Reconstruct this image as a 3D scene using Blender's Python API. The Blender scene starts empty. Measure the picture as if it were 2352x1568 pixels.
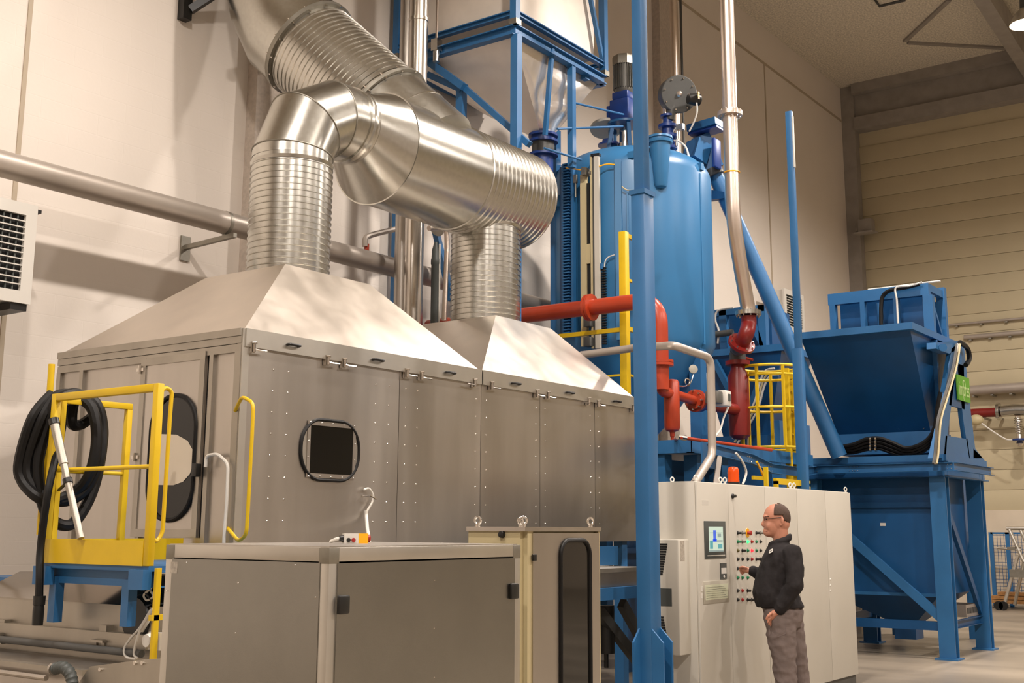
import bpy, bmesh, math, random
from math import radians, sin, cos, pi, sqrt, atan2
from mathutils import Vector, Matrix
random.seed(7)
C = bpy.context.scene.collection
SC = bpy.context.scene
# ---------------------------------------------------------------- camera
F, CX, CY = 2736.0, 1176.0, 689.0          # focal length and principal point for a 2352 x 1568 frame
YAW, PITCH, ROLL = radians(36.0), radians(10.8), radians(.265)
CAM = Vector((0, 0, 1.58))
_f = Vector((cos(YAW)*cos(PITCH), sin(YAW)*cos(PITCH), sin(PITCH)))
_r = Vector((sin(YAW), -cos(YAW), 0)); _u = _r.cross(_f)
_R = _r*cos(ROLL)+_u*sin(ROLL); _U = -_r*sin(ROLL)+_u*cos(ROLL)
cd = bpy.data.cameras.new('camera'); cam = bpy.data.objects.new('camera', cd); C.objects.link(cam)
cd.sensor_fit = 'HORIZONTAL'; cd.sensor_width = 36.0; cd.lens = F*36/2352
cd.shift_y = (CY-784)/2352.0; cd.clip_end = 200
cam.matrix_world = Matrix(((_R.x, _U.x, -_f.x, CAM.x), (_R.y, _U.y, -_f.y, CAM.y), (_R.z, _U.z, -_f.z, CAM.z), (0, 0, 0, 1)))
SC.camera = cam
# ---------------------------------------------------------------- world, exposure
w = bpy.data.worlds.new('World'); SC.world = w; w.use_nodes = True
w.node_tree.nodes['Background'].inputs[0].default_value = (.80, .86, 1, 1)
w.node_tree.nodes['Background'].inputs[1].default_value = .1
vs = SC.view_settings
vs.view_transform = 'Standard'; vs.look = 'None'; vs.gamma = 1; vs.use_curve_mapping = False
vs.exposure = 0.22
LAMPS = [(-4.0, 4.0), (2.4, 4.0), (8.4, 4.0), (14.3, 4.0), (20.35, 4.08), (-4, -4.5), (2.4, -4.5), (8.4, -4.5), (14.3, -4.5), (20.3, -4.5)]
LAMP_Z, LAMP_W = 10.0, 420
LAMP_COL = (1.0, .905, .83)
# ---------------------------------------------------------------- helpers
def A(px, py, X=None, Y=None, Z=None):
    """point of the hall seen at a picture position on a given plane"""
    d = _R*((px-CX)/F) - _U*((py-CY)/F) + _f
    t = (X-CAM.x)/d.x if X is not None else (Y-CAM.y)/d.y if Y is not None else (Z-CAM.z)/d.z
    return CAM + d*t
def AX(px, py, Y): return A(px, py, Y=Y).x
def AY(px, py, X): return A(px, py, X=X).y
V = Vector
def frame(d, up=(0, 0, 1)):
    d = V(d).normalized(); up = V(up)
    if abs(d.dot(up.normalized())) > .99: up = V((1, 0, 0)) if abs(d.x) < .9 else V((0, 1, 0))
    s = d.cross(up).normalized(); return s, s.cross(d).normalized(), d
class MB:
    def __init__(s): s.v = []; s.f = []
    def add(s, vs, fs):
        n = len(s.v); s.v += [tuple(v) for v in vs]; s.f += [tuple(i+n for i in f) for f in fs]; return s
    def box(s, a, b, bev=0):
        x0, x1 = sorted((a[0], b[0])); y0, y1 = sorted((a[1], b[1])); z0, z1 = sorted((a[2], b[2]))
        if bev:
            bm = bmesh.new(); bmesh.ops.create_cube(bm, size=1)
            for v in bm.verts: v.co = ((x0+x1)/2+v.co.x*(x1-x0), (y0+y1)/2+v.co.y*(y1-y0), (z0+z1)/2+v.co.z*(z1-z0))
            bmesh.ops.bevel(bm, geom=bm.edges[:], offset=bev, segments=2, profile=.5, affect='EDGES')
            return s.bm(bm)
        return s.add([(x, y, z) for x in (x0, x1) for y in (y0, y1) for z in (z0, z1)],
            [(0, 1, 3, 2), (4, 6, 7, 5), (0, 4, 5, 1), (2, 3, 7, 6), (0, 2, 6, 4), (1, 5, 7, 3)])
    def bm(s, bm):
        bm.verts.index_update(); s.add([v.co[:] for v in bm.verts], [[v.index for v in f.verts] for f in bm.faces]); bm.free(); return s
    def loft(s, rings, caps=True, closed=False):
        n = len(rings[0]); vs = [p for r in rings for p in r]; fs = []
        m = len(rings)
        for i in range(m if closed else m-1):
            j = (i+1) % m
            for k in range(n):
                l = (k+1) % n; fs.append((i*n+k, i*n+l, j*n+l, j*n+k))
        if caps and not closed: fs += [tuple(reversed(range(n))), tuple((m-1)*n+k for k in range(n))]
        return s.add(vs, fs)
    def extr(s, p, q, prof, up=(0, 0, 1)):
        a, b, d = frame(V(q)-V(p), up)
        return s.loft([[V(o)+a*x+b*y for x, y in prof] for o in (p, q)])
    def beam(s, p, q, w, h, up=(0, 0, 1)):
        return s.extr(p, q, [(-w/2, -h/2), (w/2, -h/2), (w/2, h/2), (-w/2, h/2)], up)
    def hbeam(s, p, q, w, h, t=.014, up=(0, 0, 1)):
        W, H = w/2, h/2
        return s.extr(p, q, [(-W, -H), (W, -H), (W, -H+t), (t/2, -H+t), (t/2, H-t), (W, H-t), (W, H), (-W, H), (-W, H-t), (-t/2, H-t), (-t/2, -H+t), (-W, -H+t)], up)
    def angle(s, p, q, w, h, t=.008, up=(0, 0, 1), sx=1, sy=1):
        return s.extr(p, q, [(0, 0), (sx*w, 0), (sx*w, sy*t), (sx*t, sy*t), (sx*t, sy*h), (0, sy*h)][::(1 if sx*sy > 0 else -1)], up)
    def channel(s, p, q, w, h, t=.008, up=(0, 0, 1), sx=1):
        pr = [(0, -h/2), (sx*w, -h/2), (sx*w, -h/2+t), (sx*t, -h/2+t), (sx*t, h/2-t), (sx*w, h/2-t), (sx*w, h/2), (0, h/2)]
        return s.extr(p, q, pr if sx > 0 else pr[::-1], up)
    def lathe(s, o, d, prof, n=32, caps=True):
        a, b, d = frame(d); o = V(o)
        return s.loft([[o+d*h+(a*cos(2*pi*k/n)+b*sin(2*pi*k/n))*r for k in range(n)] for h, r in prof], caps)
    def cyl(s, p, q, r, r2=None, n=20):
        p = V(p); q = V(q); return s.lathe(p, q-p, [(0, r), ((q-p).length, r if r2 is None else r2)], n)
    def tube(s, pts, r, n=10, fil=0, seg=6, closed=False):
        pts = [V(p) for p in pts]
        if fil:
            out = [pts[0]]
            for i in range(1, len(pts)-1):
                p, c, q = pts[i-1], pts[i], pts[i+1]; u = (p-c); v = (q-c); k = min(fil, u.length*.48, v.length*.48)
                a = c+u.normalized()*k; b = c+v.normalized()*k
                for t in range(seg+1):
                    t /= seg; out.append(a*(1-t)**2+c*2*t*(1-t)+b*t*t)
            pts = out+[pts[-1]]
        rings = []; m = len(pts); prev = None
        for i, p in enumerate(pts):
            if closed: d = (pts[(i+1) % m]-pts[i-1])
            else: d = pts[min(i+1, m-1)]-pts[max(i-1, 0)]
            d.normalize()
            if prev is None: a, b, _ = frame(d)
            else:
                a = (prev-d*prev.dot(d)).normalized(); b = d.cross(a)*-1
                b = a.cross(d)*-1 if False else d.cross(a)
            if prev is None: b = d.cross(a)
            prev = a
            rr = r[i] if isinstance(r, (list, tuple)) and len(r) == m else r
            rings.append([p+(a*cos(2*pi*k/n)+b*sin(2*pi*k/n))*rr for k in range(n)])
        return s.loft(rings, True, closed)
    def torus(s, c, d, R, r, n=32, m=8):
        a, b, d = frame(d); c = V(c)
        return s.tube([c+(a*cos(2*pi*k/n)+b*sin(2*pi*k/n))*R for k in range(n)], r, m, closed=True)
    def prism(s, pts, vec):
        vec = V(vec); return s.loft([[V(p) for p in pts], [V(p)+vec for p in pts]])
    def ball(s, c, r, n=12, sc=(1, 1, 1)):
        c = V(c); rings = []
        for i in range(1, n):
            t = pi*i/n; rings.append([c+V((r*sin(t)*cos(2*pi*k/n)*sc[0], r*sin(t)*sin(2*pi*k/n)*sc[1], -r*cos(t)*sc[2])) for k in range(n)])
        return s.loft(rings)
    def poly(s, pts): return s.add(pts, [tuple(range(len(pts)))])
WORLD = {}
def build(name, mb, mat, parent=None, kind=None, label=None, cat=None, group=None, ang=34, flip=True):
    xs = list(zip(*mb.v)); o0 = V(((min(xs[0])+max(xs[0]))/2, (min(xs[1])+max(xs[1]))/2, min(xs[2])))
    me = bpy.data.meshes.new(name); me.from_pydata([tuple(V(v)-o0) for v in mb.v], [], mb.f); me.validate()
    if flip:
        bm = bmesh.new(); bm.from_mesh(me); bmesh.ops.recalc_face_normals(bm, faces=bm.faces[:]); bm.to_mesh(me); bm.free()
    me.polygons.foreach_set('use_smooth', [True]*len(me.polygons)); me.set_sharp_from_angle(angle=radians(ang))
    o = bpy.data.objects.new(name, me); C.objects.link(o); me.materials.append(mat)
    WORLD[o.name] = o0
    if parent is not None:
        o.parent = parent; o.location = o0-WORLD[parent.name]
    else: o.location = o0
    if kind: o['kind'] = kind
    if label: o['label'] = label
    if cat: o['category'] = cat
    if group: o['group'] = group
    return o
def thing(name, label, cat, loc, group=None):
    o = bpy.data.objects.new(name, None); C.objects.link(o); o.location = loc; o.empty_display_size = .1
    WORLD[o.name] = V(loc); o['label'] = label; o['category'] = cat
    if group: o['group'] = group
    return o
def dup(src, delta, label=None, parent=None, group=None):
    """copy of a thing with copies of its parts and sub-parts, shifted by delta"""
    def rec(o, par, top):
        c = o.copy(); C.objects.link(c); WORLD[c.name] = WORLD[o.name]+V(delta)
        c.parent = par
        if top: c.location = o.location+V(delta)
        for ch in list(o.children): rec(ch, c, False)
        return c
    r = rec(src, src.parent if parent is None else parent, True)
    if label: r['label'] = label
    if group: r['group'] = group
    return r
def share(src, pos, parent=None, rot=None):
    """another object on the same mesh data, its origin at world point pos"""
    c = src.copy(); C.objects.link(c); p = parent or src.parent
    c.parent = p; c.location = V(pos)-(WORLD[p.name] if p else V()); WORLD[c.name] = V(pos)
    if rot: c.rotation_euler = rot
    return c
# ---------------------------------------------------------------- materials
def srgb(r, g, b):
    f = lambda c: (c/255/12.92 if c <= 10 else ((c/255+.055)/1.055)**2.4)
    return (f(r), f(g), f(b), 1)
def mat(name, col, rough=.5, metal=0, var=.0, vscale=6, bump=0, bscale=40, rvar=0, stretch=None, spec=.5, emit=0, alpha=1, trans=0, coat=0):
    m = bpy.data.materials.new(name); m.use_nodes = True; nt = m.node_tree; b = nt.nodes['Principled BSDF']
    c = srgb(*col); b.inputs['Base Color'].default_value = c; b.inputs['Roughness'].default_value = rough; b.inputs['Metallic'].default_value = metal
    b.inputs['Specular IOR Level'].default_value = spec
    if emit: b.inputs['Emission Color'].default_value = c; b.inputs['Emission Strength'].default_value = emit
    if trans: b.inputs['Transmission Weight'].default_value = trans
    if alpha < 1: b.inputs['Alpha'].default_value = alpha
    if coat: b.inputs['Coat Weight'].default_value = coat; b.inputs['Coat Roughness'].default_value = .1
    if var or bump or rvar:
        tc = nt.nodes.new('ShaderNodeTexCoord'); mp = nt.nodes.new('ShaderNodeMapping'); nt.links.new(tc.outputs['Object'], mp.inputs[0])
        if stretch: mp.inputs['Scale'].default_value = stretch
        n = nt.nodes.new('ShaderNodeTexNoise'); n.inputs['Scale'].default_value = vscale; n.inputs['Detail'].default_value = 6; nt.links.new(mp.outputs[0], n.inputs['Vector'])
        if var:
            rp = nt.nodes.new('ShaderNodeValToRGB'); rp.color_ramp.elements[0].position = .3; rp.color_ramp.elements[1].position = .7
            rp.color_ramp.elements[0].color = tuple(x*(1-var) for x in c[:3])+(1,); rp.color_ramp.elements[1].color = tuple(min(1, x*(1+var)) for x in c[:3])+(1,)
            nt.links.new(n.outputs[0], rp.inputs[0]); nt.links.new(rp.outputs[0], b.inputs['Base Color'])
        if rvar:
            mr = nt.nodes.new('ShaderNodeMapRange'); mr.inputs[3].default_value = max(.02, rough-rvar); mr.inputs[4].default_value = rough+rvar
            nt.links.new(n.outputs[0], mr.inputs[0]); nt.links.new(mr.outputs[0], b.inputs['Roughness'])
        if bump:
            n2 = nt.nodes.new('ShaderNodeTexNoise'); n2.inputs['Scale'].default_value = bscale; n2.inputs['Detail'].default_value = 4; nt.links.new(mp.outputs[0], n2.inputs['Vector'])
            bp = nt.nodes.new('ShaderNodeBump'); bp.inputs['Strength'].default_value = bump; bp.inputs['Distance'].default_value = .01
            nt.links.new(n2.outputs[0], bp.inputs['Height']); nt.links.new(bp.outputs[0], b.inputs['Normal'])
    return m
MT = dict(
    steel=mat('brushed_steel', (188, 182, 175), .36, 1, var=.10, vscale=3, rvar=.07, stretch=(1, 1, .15), bump=.04, bscale=120),
    steel_dull=mat('dull_steel', (176, 170, 160), .47, 1, var=.14, vscale=2.5, rvar=.07, stretch=(1, 1, .25)),
    hood=mat('hood_steel', (215, 206, 195), .33, 1, var=.05, vscale=4, rvar=.08, bump=.03, bscale=90),
    mirror=mat('polished_cover_sheet', (150, 140, 128), .13, 1, var=.08, vscale=4, rvar=.05),
    galv=mat('galvanised_sheet', (196, 194, 187), .25, 1, var=.05, vscale=28, rvar=.03),
    galv_dull=mat('galvanised_flange', (150, 146, 136), .5, 1, var=.1, vscale=12),
    chrome=mat('polished_tube', (214, 208, 200), .22, 1, var=.04, vscale=3),
    copper=mat('warm_steel_tube', (222, 208, 196), .33, 1, var=.06, vscale=3),
    pipe_grey=mat('grey_painted_pipe', (168, 158, 148), .4, .35, var=.06, vscale=4),
    alu=mat('aluminium_profile', (200, 196, 188), .38, 1, var=.05, vscale=5),
    alu_panel=mat('aluminium_panel', (150, 148, 142), .3, 1, var=.06, vscale=3, bump=.05, bscale=300),
    blue=mat('blue_paint', (40, 97, 146), .42, 0, var=.10, vscale=2.5, bump=.02, bscale=60),
    blue_hop=mat('blue_hopper_paint', (16, 72, 120), .4, 0, var=.10, vscale=2.5, bump=.02, bscale=60),
    blue_tank=mat('blue_tank_paint', (50, 112, 160), .36, 0, var=.05, vscale=2, bump=.015, bscale=30),
    blue_gear=mat('deep_blue_gear_paint', (24, 56, 124), .4, 0, var=.1),
    yellow=mat('yellow_paint', (212, 176, 14), .42, 0, var=.06, vscale=5),
    red=mat('red_paint', (164, 56, 28), .33, 0, var=.08, vscale=5),
    dred=mat('dark_red_paint', (120, 28, 24), .36, 0, var=.08, vscale=5),
    grey=mat('light_grey_paint', (190, 185, 174), .5, 0, var=.02, vscale=3),
    white=mat('white_plastic', (206, 202, 194), .45),
    black=mat('black_rubber', (13, 12, 12), .5, 0, var=.2, vscale=20, spec=.3),
    blackp=mat('black_plastic', (22, 21, 20), .4),
    dark=mat('dark_void', (12, 12, 12), .8),
    dgrey=mat('dark_grey_paint', (72, 72, 70), .5, 0, var=.1),
    motor=mat('motor_grey', (100, 98, 92), .42, .3, var=.1),
    slate=mat('slate_panel', (70, 74, 72), .5),
    bag=mat('silver_fabric', (234, 224, 212), .5, .2, var=.06, vscale=3, bump=.12, bscale=8),
    foil=mat('foil_fabric', (236, 230, 224), .26, .75, var=.06, vscale=3, bump=.35, bscale=5),
    orange=mat('orange_lens', (235, 84, 10), .25, 0, trans=.25),
    amber=mat('amber_button', (240, 170, 10), .35),
    green_b=mat('green_button', (20, 110, 70), .4), green_on=mat('lit_green_button', (60, 255, 130), .4, emit=1.2),
    red_b=mat('red_button', (150, 30, 26), .4), red_on=mat('lit_red_button', (255, 40, 50), .4, emit=1.6),
    sign_green=mat('green_sign', (92, 160, 40), .5, var=.1, vscale=20), sign_txt=mat('pale_lettering', (190, 215, 150), .5),
    wood=mat('raw_wood', (165, 120, 70), .6, 0, var=.2, vscale=3, stretch=(1, 8, 8)),
    concrete=mat('concrete', (184, 172, 160), .85, 0, var=.12, vscale=20, bump=.25, bscale=60),
    concrete_d=mat('beam_concrete', (150, 143, 135), .85, 0, var=.10, vscale=4, bump=.2, bscale=40),
    panel=mat('cream_wall_panel', (192, 180, 150), .55, 0, var=.03, vscale=1.5),
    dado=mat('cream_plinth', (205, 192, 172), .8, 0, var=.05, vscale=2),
    skin=mat('skin', (184, 126, 102), .5, 0, var=.06, vscale=30), hair=mat('short_hair', (70, 52, 42), .8, 0, var=.2, vscale=90),
    jacket=mat('black_fleece', (40, 37, 38), .85, 0, var=.12, vscale=30, bump=.9, bscale=9, spec=.2),
    trousers=mat('grey_work_cotton', (112, 100, 96), .85, 0, var=.1, vscale=14, bump=.9, bscale=11, spec=.2),
)
# ---------------------------------------------------------------- the hall
XB, YA, ZC = 27.6, 9.863, 12.25
X0, Y0 = -14.0, -16.0
def wall_mat():
    m = mat('painted_block_wall', (222, 213, 203), .75, 0, var=.03, vscale=.8)
    nt = m.node_tree; b = nt.nodes['Principled BSDF']
    tc = nt.nodes.new('ShaderNodeTexCoord'); mp = nt.nodes.new('ShaderNodeMapping'); mp.inputs['Rotation'].default_value = (radians(90), 0, 0)
    nt.links.new(tc.outputs['Object'], mp.inputs[0])
    br = nt.nodes.new('ShaderNodeTexBrick'); br.inputs['Scale'].default_value = 1; br.inputs['Brick Width'].default_value = .62; br.inputs['Row Height'].default_value = .205
    br.inputs['Mortar Size'].default_value = .006; br.inputs['Mortar Smooth'].default_value = .6
    br.inputs['Color1'].default_value = (1, 1, 1, 1); br.inputs['Color2'].default_value = (.96, .96, .96, 1); br.inputs['Mortar'].default_value = (.0, .0, .0, 1)
    nt.links.new(mp.outputs[0], br.inputs['Vector'])
    nz = nt.nodes.new('ShaderNodeTexNoise'); nz.inputs['Scale'].default_value = 25; nz.inputs['Detail'].default_value = 5; nt.links.new(tc.outputs['Object'], nz.inputs['Vector'])
    mx = nt.nodes.new('ShaderNodeMath'); mx.operation = 'MULTIPLY_ADD'; mx.inputs[1].default_value = .35; nt.links.new(br.outputs['Fac'], mx.inputs[0]); mx.inputs[0].default_value = 0
    inv = nt.nodes.new('ShaderNodeMath'); inv.operation = 'SUBTRACT'; inv.inputs[0].default_value = 1; nt.links.new(br.outputs['Fac'], inv.inputs[1])
    ad = nt.nodes.new('ShaderNodeMath'); ad.operation = 'MULTIPLY_ADD'; ad.inputs[1].default_value = .5; nt.links.new(nz.outputs[0], ad.inputs[0]); nt.links.new(inv.outputs[0], ad.inputs[2])
    bp = nt.nodes.new('ShaderNodeBump'); bp.inputs['Strength'].default_value = .13; bp.inputs['Distance'].default_value = .012
    nt.links.new(ad.outputs[0], bp.inputs['Height']); nt.links.new(bp.outputs[0], b.inputs['Normal'])
    return m
def floor_mat():
    m = mat('worn_concrete_floor', (140, 129, 114), .40, 0, var=.34, vscale=1.1, rvar=.14, bump=.06, bscale=30, stretch=(1, .45, 1))
    return m
def ceil_mat():
    m = mat('wood_wool_ceiling', (212, 204, 188), .95, 0, var=.28, vscale=26, bump=.6, bscale=50)
    return m
MT['wall'] = wall_mat(); MT['floor'] = floor_mat(); MT['ceil'] = ceil_mat()
def struct(name, mb, m, parent=None):
    return build(name, mb, m, parent, kind=None if parent else 'structure')
struct('floor', MB().box((X0, Y0, -.2), (XB, YA, 0)), MT['floor'])
struct('ceiling', MB().box((X0-.3, Y0-.3, ZC), (XB+.3, YA+.3, ZC+.3)), MT['ceil'])
wb = struct('wall_back', MB().box((X0, YA, -.2), (XB+.3, YA+.3, ZC)), MT['wall'])
wr = struct('wall_right', MB().box((XB, Y0, -.2), (XB+.3, YA, ZC)), MT['panel'])
struct('wall_front', MB().box((X0, Y0-.3, -.2), (XB, Y0, ZC)), MT['wall'])
struct('wall_left', MB().box((X0-.3, Y0, -.2), (X0, YA, ZC)), MT['wall'])
# cream cladding boards of the end wall, each one a part, above a plain plinth
build('wall_plinth', MB().box((XB-.07, Y0, 0), (XB, YA-.32, 2.0)), MT['dado'], wr)
ph = .437
p0 = build('wall_panel', MB().box((XB-.05, Y0, 2.0), (XB, YA-.32, 2.0+ph-.007), .004), MT['panel'], wr)
k = 1
while 2.0+ph*(k+1) < 11.15:
    share(p0, WORLD[p0.name]+V((0, 0, ph*k)), wr); k += 1
# concrete frame: corner pillar, ring beam, wall pillars, roof ribs
struct('trim_1', MB().box((XB-.30, YA-.32, 0), (XB, YA, ZC)), MT['concrete_d'])
b1 = MB().box((XB-.35, Y0, 11.1), (XB, YA-.32, 11.42)); b1.box((XB-.22, Y0, 11.42), (XB, YA-.32, 12.0)); b1.box((XB-.45, Y0, 12.0), (XB, YA-.32, ZC))
struct('trim_2', b1, MT['concrete_d'])
for i, (xa, xb) in enumerate(((AX(588, 250, YA-.16), AX(660, 250, YA-.16)), (AX(1516, 100, YA-.16), AX(1542, 100, YA-.16)))):
    struct('trim_%d' % (3+i), MB().box((xa, YA-.16, 0), (xb, YA, ZC)), MT['concrete'])
MT['joint'] = mat('joint_sealant', (176, 162, 142), .7)
# wall joints: dark vertical grooves with cover strips, and the ledge below the roof
for i, x in enumerate((5.83, 22.75, 1.0)):
    m = MB().box((x-.022, YA-.012, 0), (x+.022, YA, 11.4)); struct('trim_%d' % (5+i), m, MT['joint'])
struct('trim_8', MB().box((12.0, YA-.02, 11.37), (XB-.3, YA, 11.42)), MT['joint'])
rb = MB().box((16.0, -9, ZC-.04), (16.12, YA, ZC)); struct('trim_9', rb, MT['concrete_d'])
# long roof beam that crosses the top right corner of the view
pA = A(2270, 0, Z=11.8); pB = A(2352, 130, Z=11.8)
dv = (pB-pA).normalized()
struct('trim_10', MB().beam(pA-dv*8, pB+dv*4, .28, .5), MT['concrete_d'])
for i, ((a, b), (c, d)) in enumerate((((2078, 95), (2180, 0)), ((2085, 98), (2340, 112)))):
    q1, q2 = A(a, b, Z=ZC-.02), A(c, d, Z=ZC-.02)
    struct('trim_%d' % (11+i), MB().beam(q1, q2, .10, .05), MT['concrete_d'])
q = [A(x, y, Z=ZC-.02) for x, y in ((2006, -6), (2020, 14), (2080, 0))]
struct('trim_13', MB().tube(q, .03, 6), MT['dgrey'])
# hall lamps: bell shaped high-bay lamps, the last of the row shows at the right edge
def lamp(x, y, label):
    t = thing('high_bay_lamp', label, 'lamp', (x, y, LAMP_Z-.05))
    build('shade', MB().lathe((x, y, LAMP_Z-.05), (0, 0, 1), [(0, .27), (.03, .265), (.18, .19), (.28, .10), (.30, .07)], 28, caps=False), MT['alu'], t)
    build('driver_housing', MB().cyl((x, y, LAMP_Z+.22), (x, y, LAMP_Z+.5), .09, .08), MT['dgrey'], t)
    build('hanger', MB().cyl((x, y, LAMP_Z+.48), (x, y, ZC), .012, n=8), MT['dgrey'], t)
    build('lens', MB().lathe((x, y, LAMP_Z-.035), (0, 0, 1), [(0, .02), (.0, .24), (.012, .245)], 28), MT['lampglow'], t)
    l = bpy.data.lights.new('lamp_light', 'SPOT'); l.energy = LAMP_W*4.4; l.color = LAMP_COL; l.shadow_soft_size = .22; l.spot_size = radians(168); l.spot_blend = .55
    o = bpy.data.objects.new('lamp_light', l); C.objects.link(o); o.parent = t; o.location = (0, 0, -.04)
MT['lampglow'] = mat('lamp_lens', (255, 226, 190), .4, emit=30)
names = ['high bay lamp glowing at the right edge under the roof'] if 0 else None
for i, (x, y) in enumerate(LAMPS):
    row = 'near the block wall' if y > 0 else 'in the row behind the camera'
    lamp(x, y, 'glowing high bay lamp at the top right edge of the picture' if i == 4 else 'bell shaped high bay lamp %s, %s from the left end' % (row, ['first', 'second', 'third', 'fourth', 'fifth'][i % 5]))
# ---------------------------------------------------------------- steel drying cabin
XF, YF, YBk, XR, ZB, ZT = 5.476, 6.262, 8.40, 10.80, 1.45, 2.80
YM = 7.33
t = CAB = thing('process_cabin', 'long stainless steel process cabin with two extraction hoods', 'cabin', ((XF+XR)/2, (YF+YBk)/2, ZB))
build('body', MB().box((XF+.02, YF+.012, ZB), (XR, YBk-.01, ZT)), MT['steel_dull'], t)
seams = [XF+.03] + [AX(x, 1000, YF) for x in (915, 1104, 1240, 1366)] + [XR]
for a, b in zip(seams, seams[1:]):
    build('side_panel', MB().box((a+.003, YF, ZB+.0), (b-.003, YF+.014, ZT+.02)), MT['steel'], t)
# rivets in twin columns
rz = [1.617+(2.664-1.617)*i/7 for i in range(8)]
for c in (626, 661, 863, 893, 932, 959, 1093, 1117, 1231, 1252, 1356, 1375):
    x = AX(c, 900+(c-626)*.08, YF); m = MB()
    for z in rz: m.lathe((x, YF+.001, z), (0, -1, 0), [(0, .008), (.003, .007), (.006, .003)], 8)
    build('rivet_row', m, MT['chrome'], t, kind='stuff')
# side window: rubber ring, plate, glass
wc = A(758, 1034, Y=YF); hw, hh = .30, .218
def stadium(cx, cz, hw, hh, n=10, horiz=True, r=None):
    r = r or min(hw, hh); pts = []
    for sx, sz, a0 in ((1, 1, 0), (-1, 1, 90), (-1, -1, 180), (1, -1, 270)):
        for i in range(n+1):
            a = radians(a0+90*i/n); pts.append((cx+sx*(hw-r)+r*cos(a), cz+sz*(hh-r)+r*sin(a)))
    return pts
ring = stadium(wc.x, wc.z, hw, hh, r=.20)
win = build('window_ring', MB().tube([(x, YF-.006, z) for x, z in ring], .013, 8, closed=True), MT['black'], t)
build('window_plate', MB().prism([(x, YF-.006, z) for x, z in ring], (0, .012, 0)), MT['steel_dull'], win)
gw = [A(712, 975, Y=YF), A(810, 985, Y=YF), A(805, 1090, Y=YF), A(708, 1087, Y=YF)]
gx0, gx1, gz0, gz1 = (gw[0].x+gw[3].x)/2, (gw[1].x+gw[2].x)/2, (gw[2].z+gw[3].z)/2, (gw[0].z+gw[1].z)/2
MT['glass_dark'] = mat('dark_glass', (14, 14, 14), .06)
build('window_glass', MB().box((gx0, YF-.010, gz0), (gx1, YF-.004, gz1)), MT['glass_dark'], win)
fr = MB()
for a, b in (((gx0-.03, gz1), (gx1+.03, gz1+.03)), ((gx0-.03, gz0-.03), (gx1+.03, gz0)), ((gx0-.03, gz0), (gx0, gz1)), ((gx1, gz0), (gx1+.03, gz1))):
    fr.box((a[0], YF-.012, a[1]), (b[0], YF-.004, b[1]))
build('window_frame', fr, MT['steel'], win)
m = MB()
for i in range(5):
    for z in (gz0-.02, gz1+.02): m.ball((gx0-.01+(gx1-gx0+.02)*i/4, YF-.014, z), .006, 6)
for i in (1, 2):
    for x in (gx0-.02, gx1+.02): m.ball((x, YF-.014, gz0+(gz1-gz0)*i/3), .006, 6)
build('window_bolts', m, MT['chrome'], win, kind='stuff')
# end wall with frame members, door and rounded window
ez = lambda px, py: A(px, py, X=XF)
def fbar(p, q, wdt, dep=.03, name='frame_bar', m='steel_dull', par=None):
    return build(name, MB().beam(p, q, wdt, dep, (1, 0, 0)) if abs(p[2]-q[2]) > abs(p[1]-q[1]) else MB().beam(p, q, dep, wdt), MT[m], par or t)
x = XF
build('end_panel', MB().box((x+.004, YF+.02, ZB), (x+.02, YBk, ZT)), MT['steel'], t)
zt3 = 2.865
for z, hgt, d in ((2.895, .052, .05), (2.842, .05, .035), (2.785, .055, .03)):
    fbar((x-.005, YF, z), (x-.005, YBk, z), hgt, d)
for py, wd in ((YF+.03, .06), (YF+.30, .04), (YBk-.02, .05), (YBk-.32, .045), (AY(337, 1000, x)+.02, .045)):
    fbar((x-.006, py, ZB), (x-.006, py, 2.76), wd)
build('corner_post', MB().box((x-.015, YF-.012, ZB), (x+.045, YF+.045, 2.92)), MT['alu'], t)
dr = thing('x', 'x', 'x', (0, 0, 0)); bpy.data.objects.remove(dr)
yd0, yd1, zd = AY(470, 1000, x), AY(322, 1000, x), ez(410, 815).z
door = build('door', MB().box((x-.022, yd0, ZB+.05), (x-.004, yd1, zd)), MT['steel'], t)
for p, q in (((yd0, zd-.03), (yd1, zd-.03)), ((yd0, ZB+.08), (yd1, ZB+.08))):
    build('door_frame', MB().beam((x-.026, p[0], p[1]), (x-.026, q[0], q[1]), .012, .055), MT['steel_dull'], door)
for yy in (yd0+.028, yd1-.028):
    build('door_frame', MB().box((x-.031, yy-.027, ZB+.05), (x-.018, yy+.027, zd)), MT['steel_dull'], door)
for pz in (ez(333, 850).z, ez(320, 1050).z):
    build('hinge', MB().cyl((x-.04, yd1, pz-.03), (x-.04, yd1, pz+.03), .012, n=10).box((x-.04, yd1-.04, pz-.012), (x-.028, yd1+.04, pz+.012)), MT['chrome'], door)
wcz, wcy = ez(408, 1050).z, (AY(455, 1050, x)+AY(352, 1050, x))/2
whw, whh = abs(AY(455, 1050, x)-AY(352, 1050, x))/2, (ez(408, 906).z-ez(408, 1192).z)/2
st = stadium(wcy, wcz, whw, whh, r=whw*.98)
dw = build('door_window', MB().prism([(x-.03, y, z) for y, z in st], (.012, 0, 0)), MT['glass_dark'], door)
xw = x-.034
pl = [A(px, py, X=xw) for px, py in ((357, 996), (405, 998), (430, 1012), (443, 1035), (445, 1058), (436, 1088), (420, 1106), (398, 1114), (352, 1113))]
build('painted_light_patch', MB().prism(pl, (.003, 0, 0)), MT['dado'], dw)  # pale plate over the dark glass, painting in its bright patch of light
build('rubber_ring', MB().tube([(x-.033, y, z) for y, z in st], .016, 8, closed=True), MT['black'], dw)
build('limit_switch', MB().box((x-.075, yd0-.02, ez(468, 1095).z), (x-.03, yd0+.03, ez(468, 1065).z), .004), MT['blackp'], door)
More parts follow.
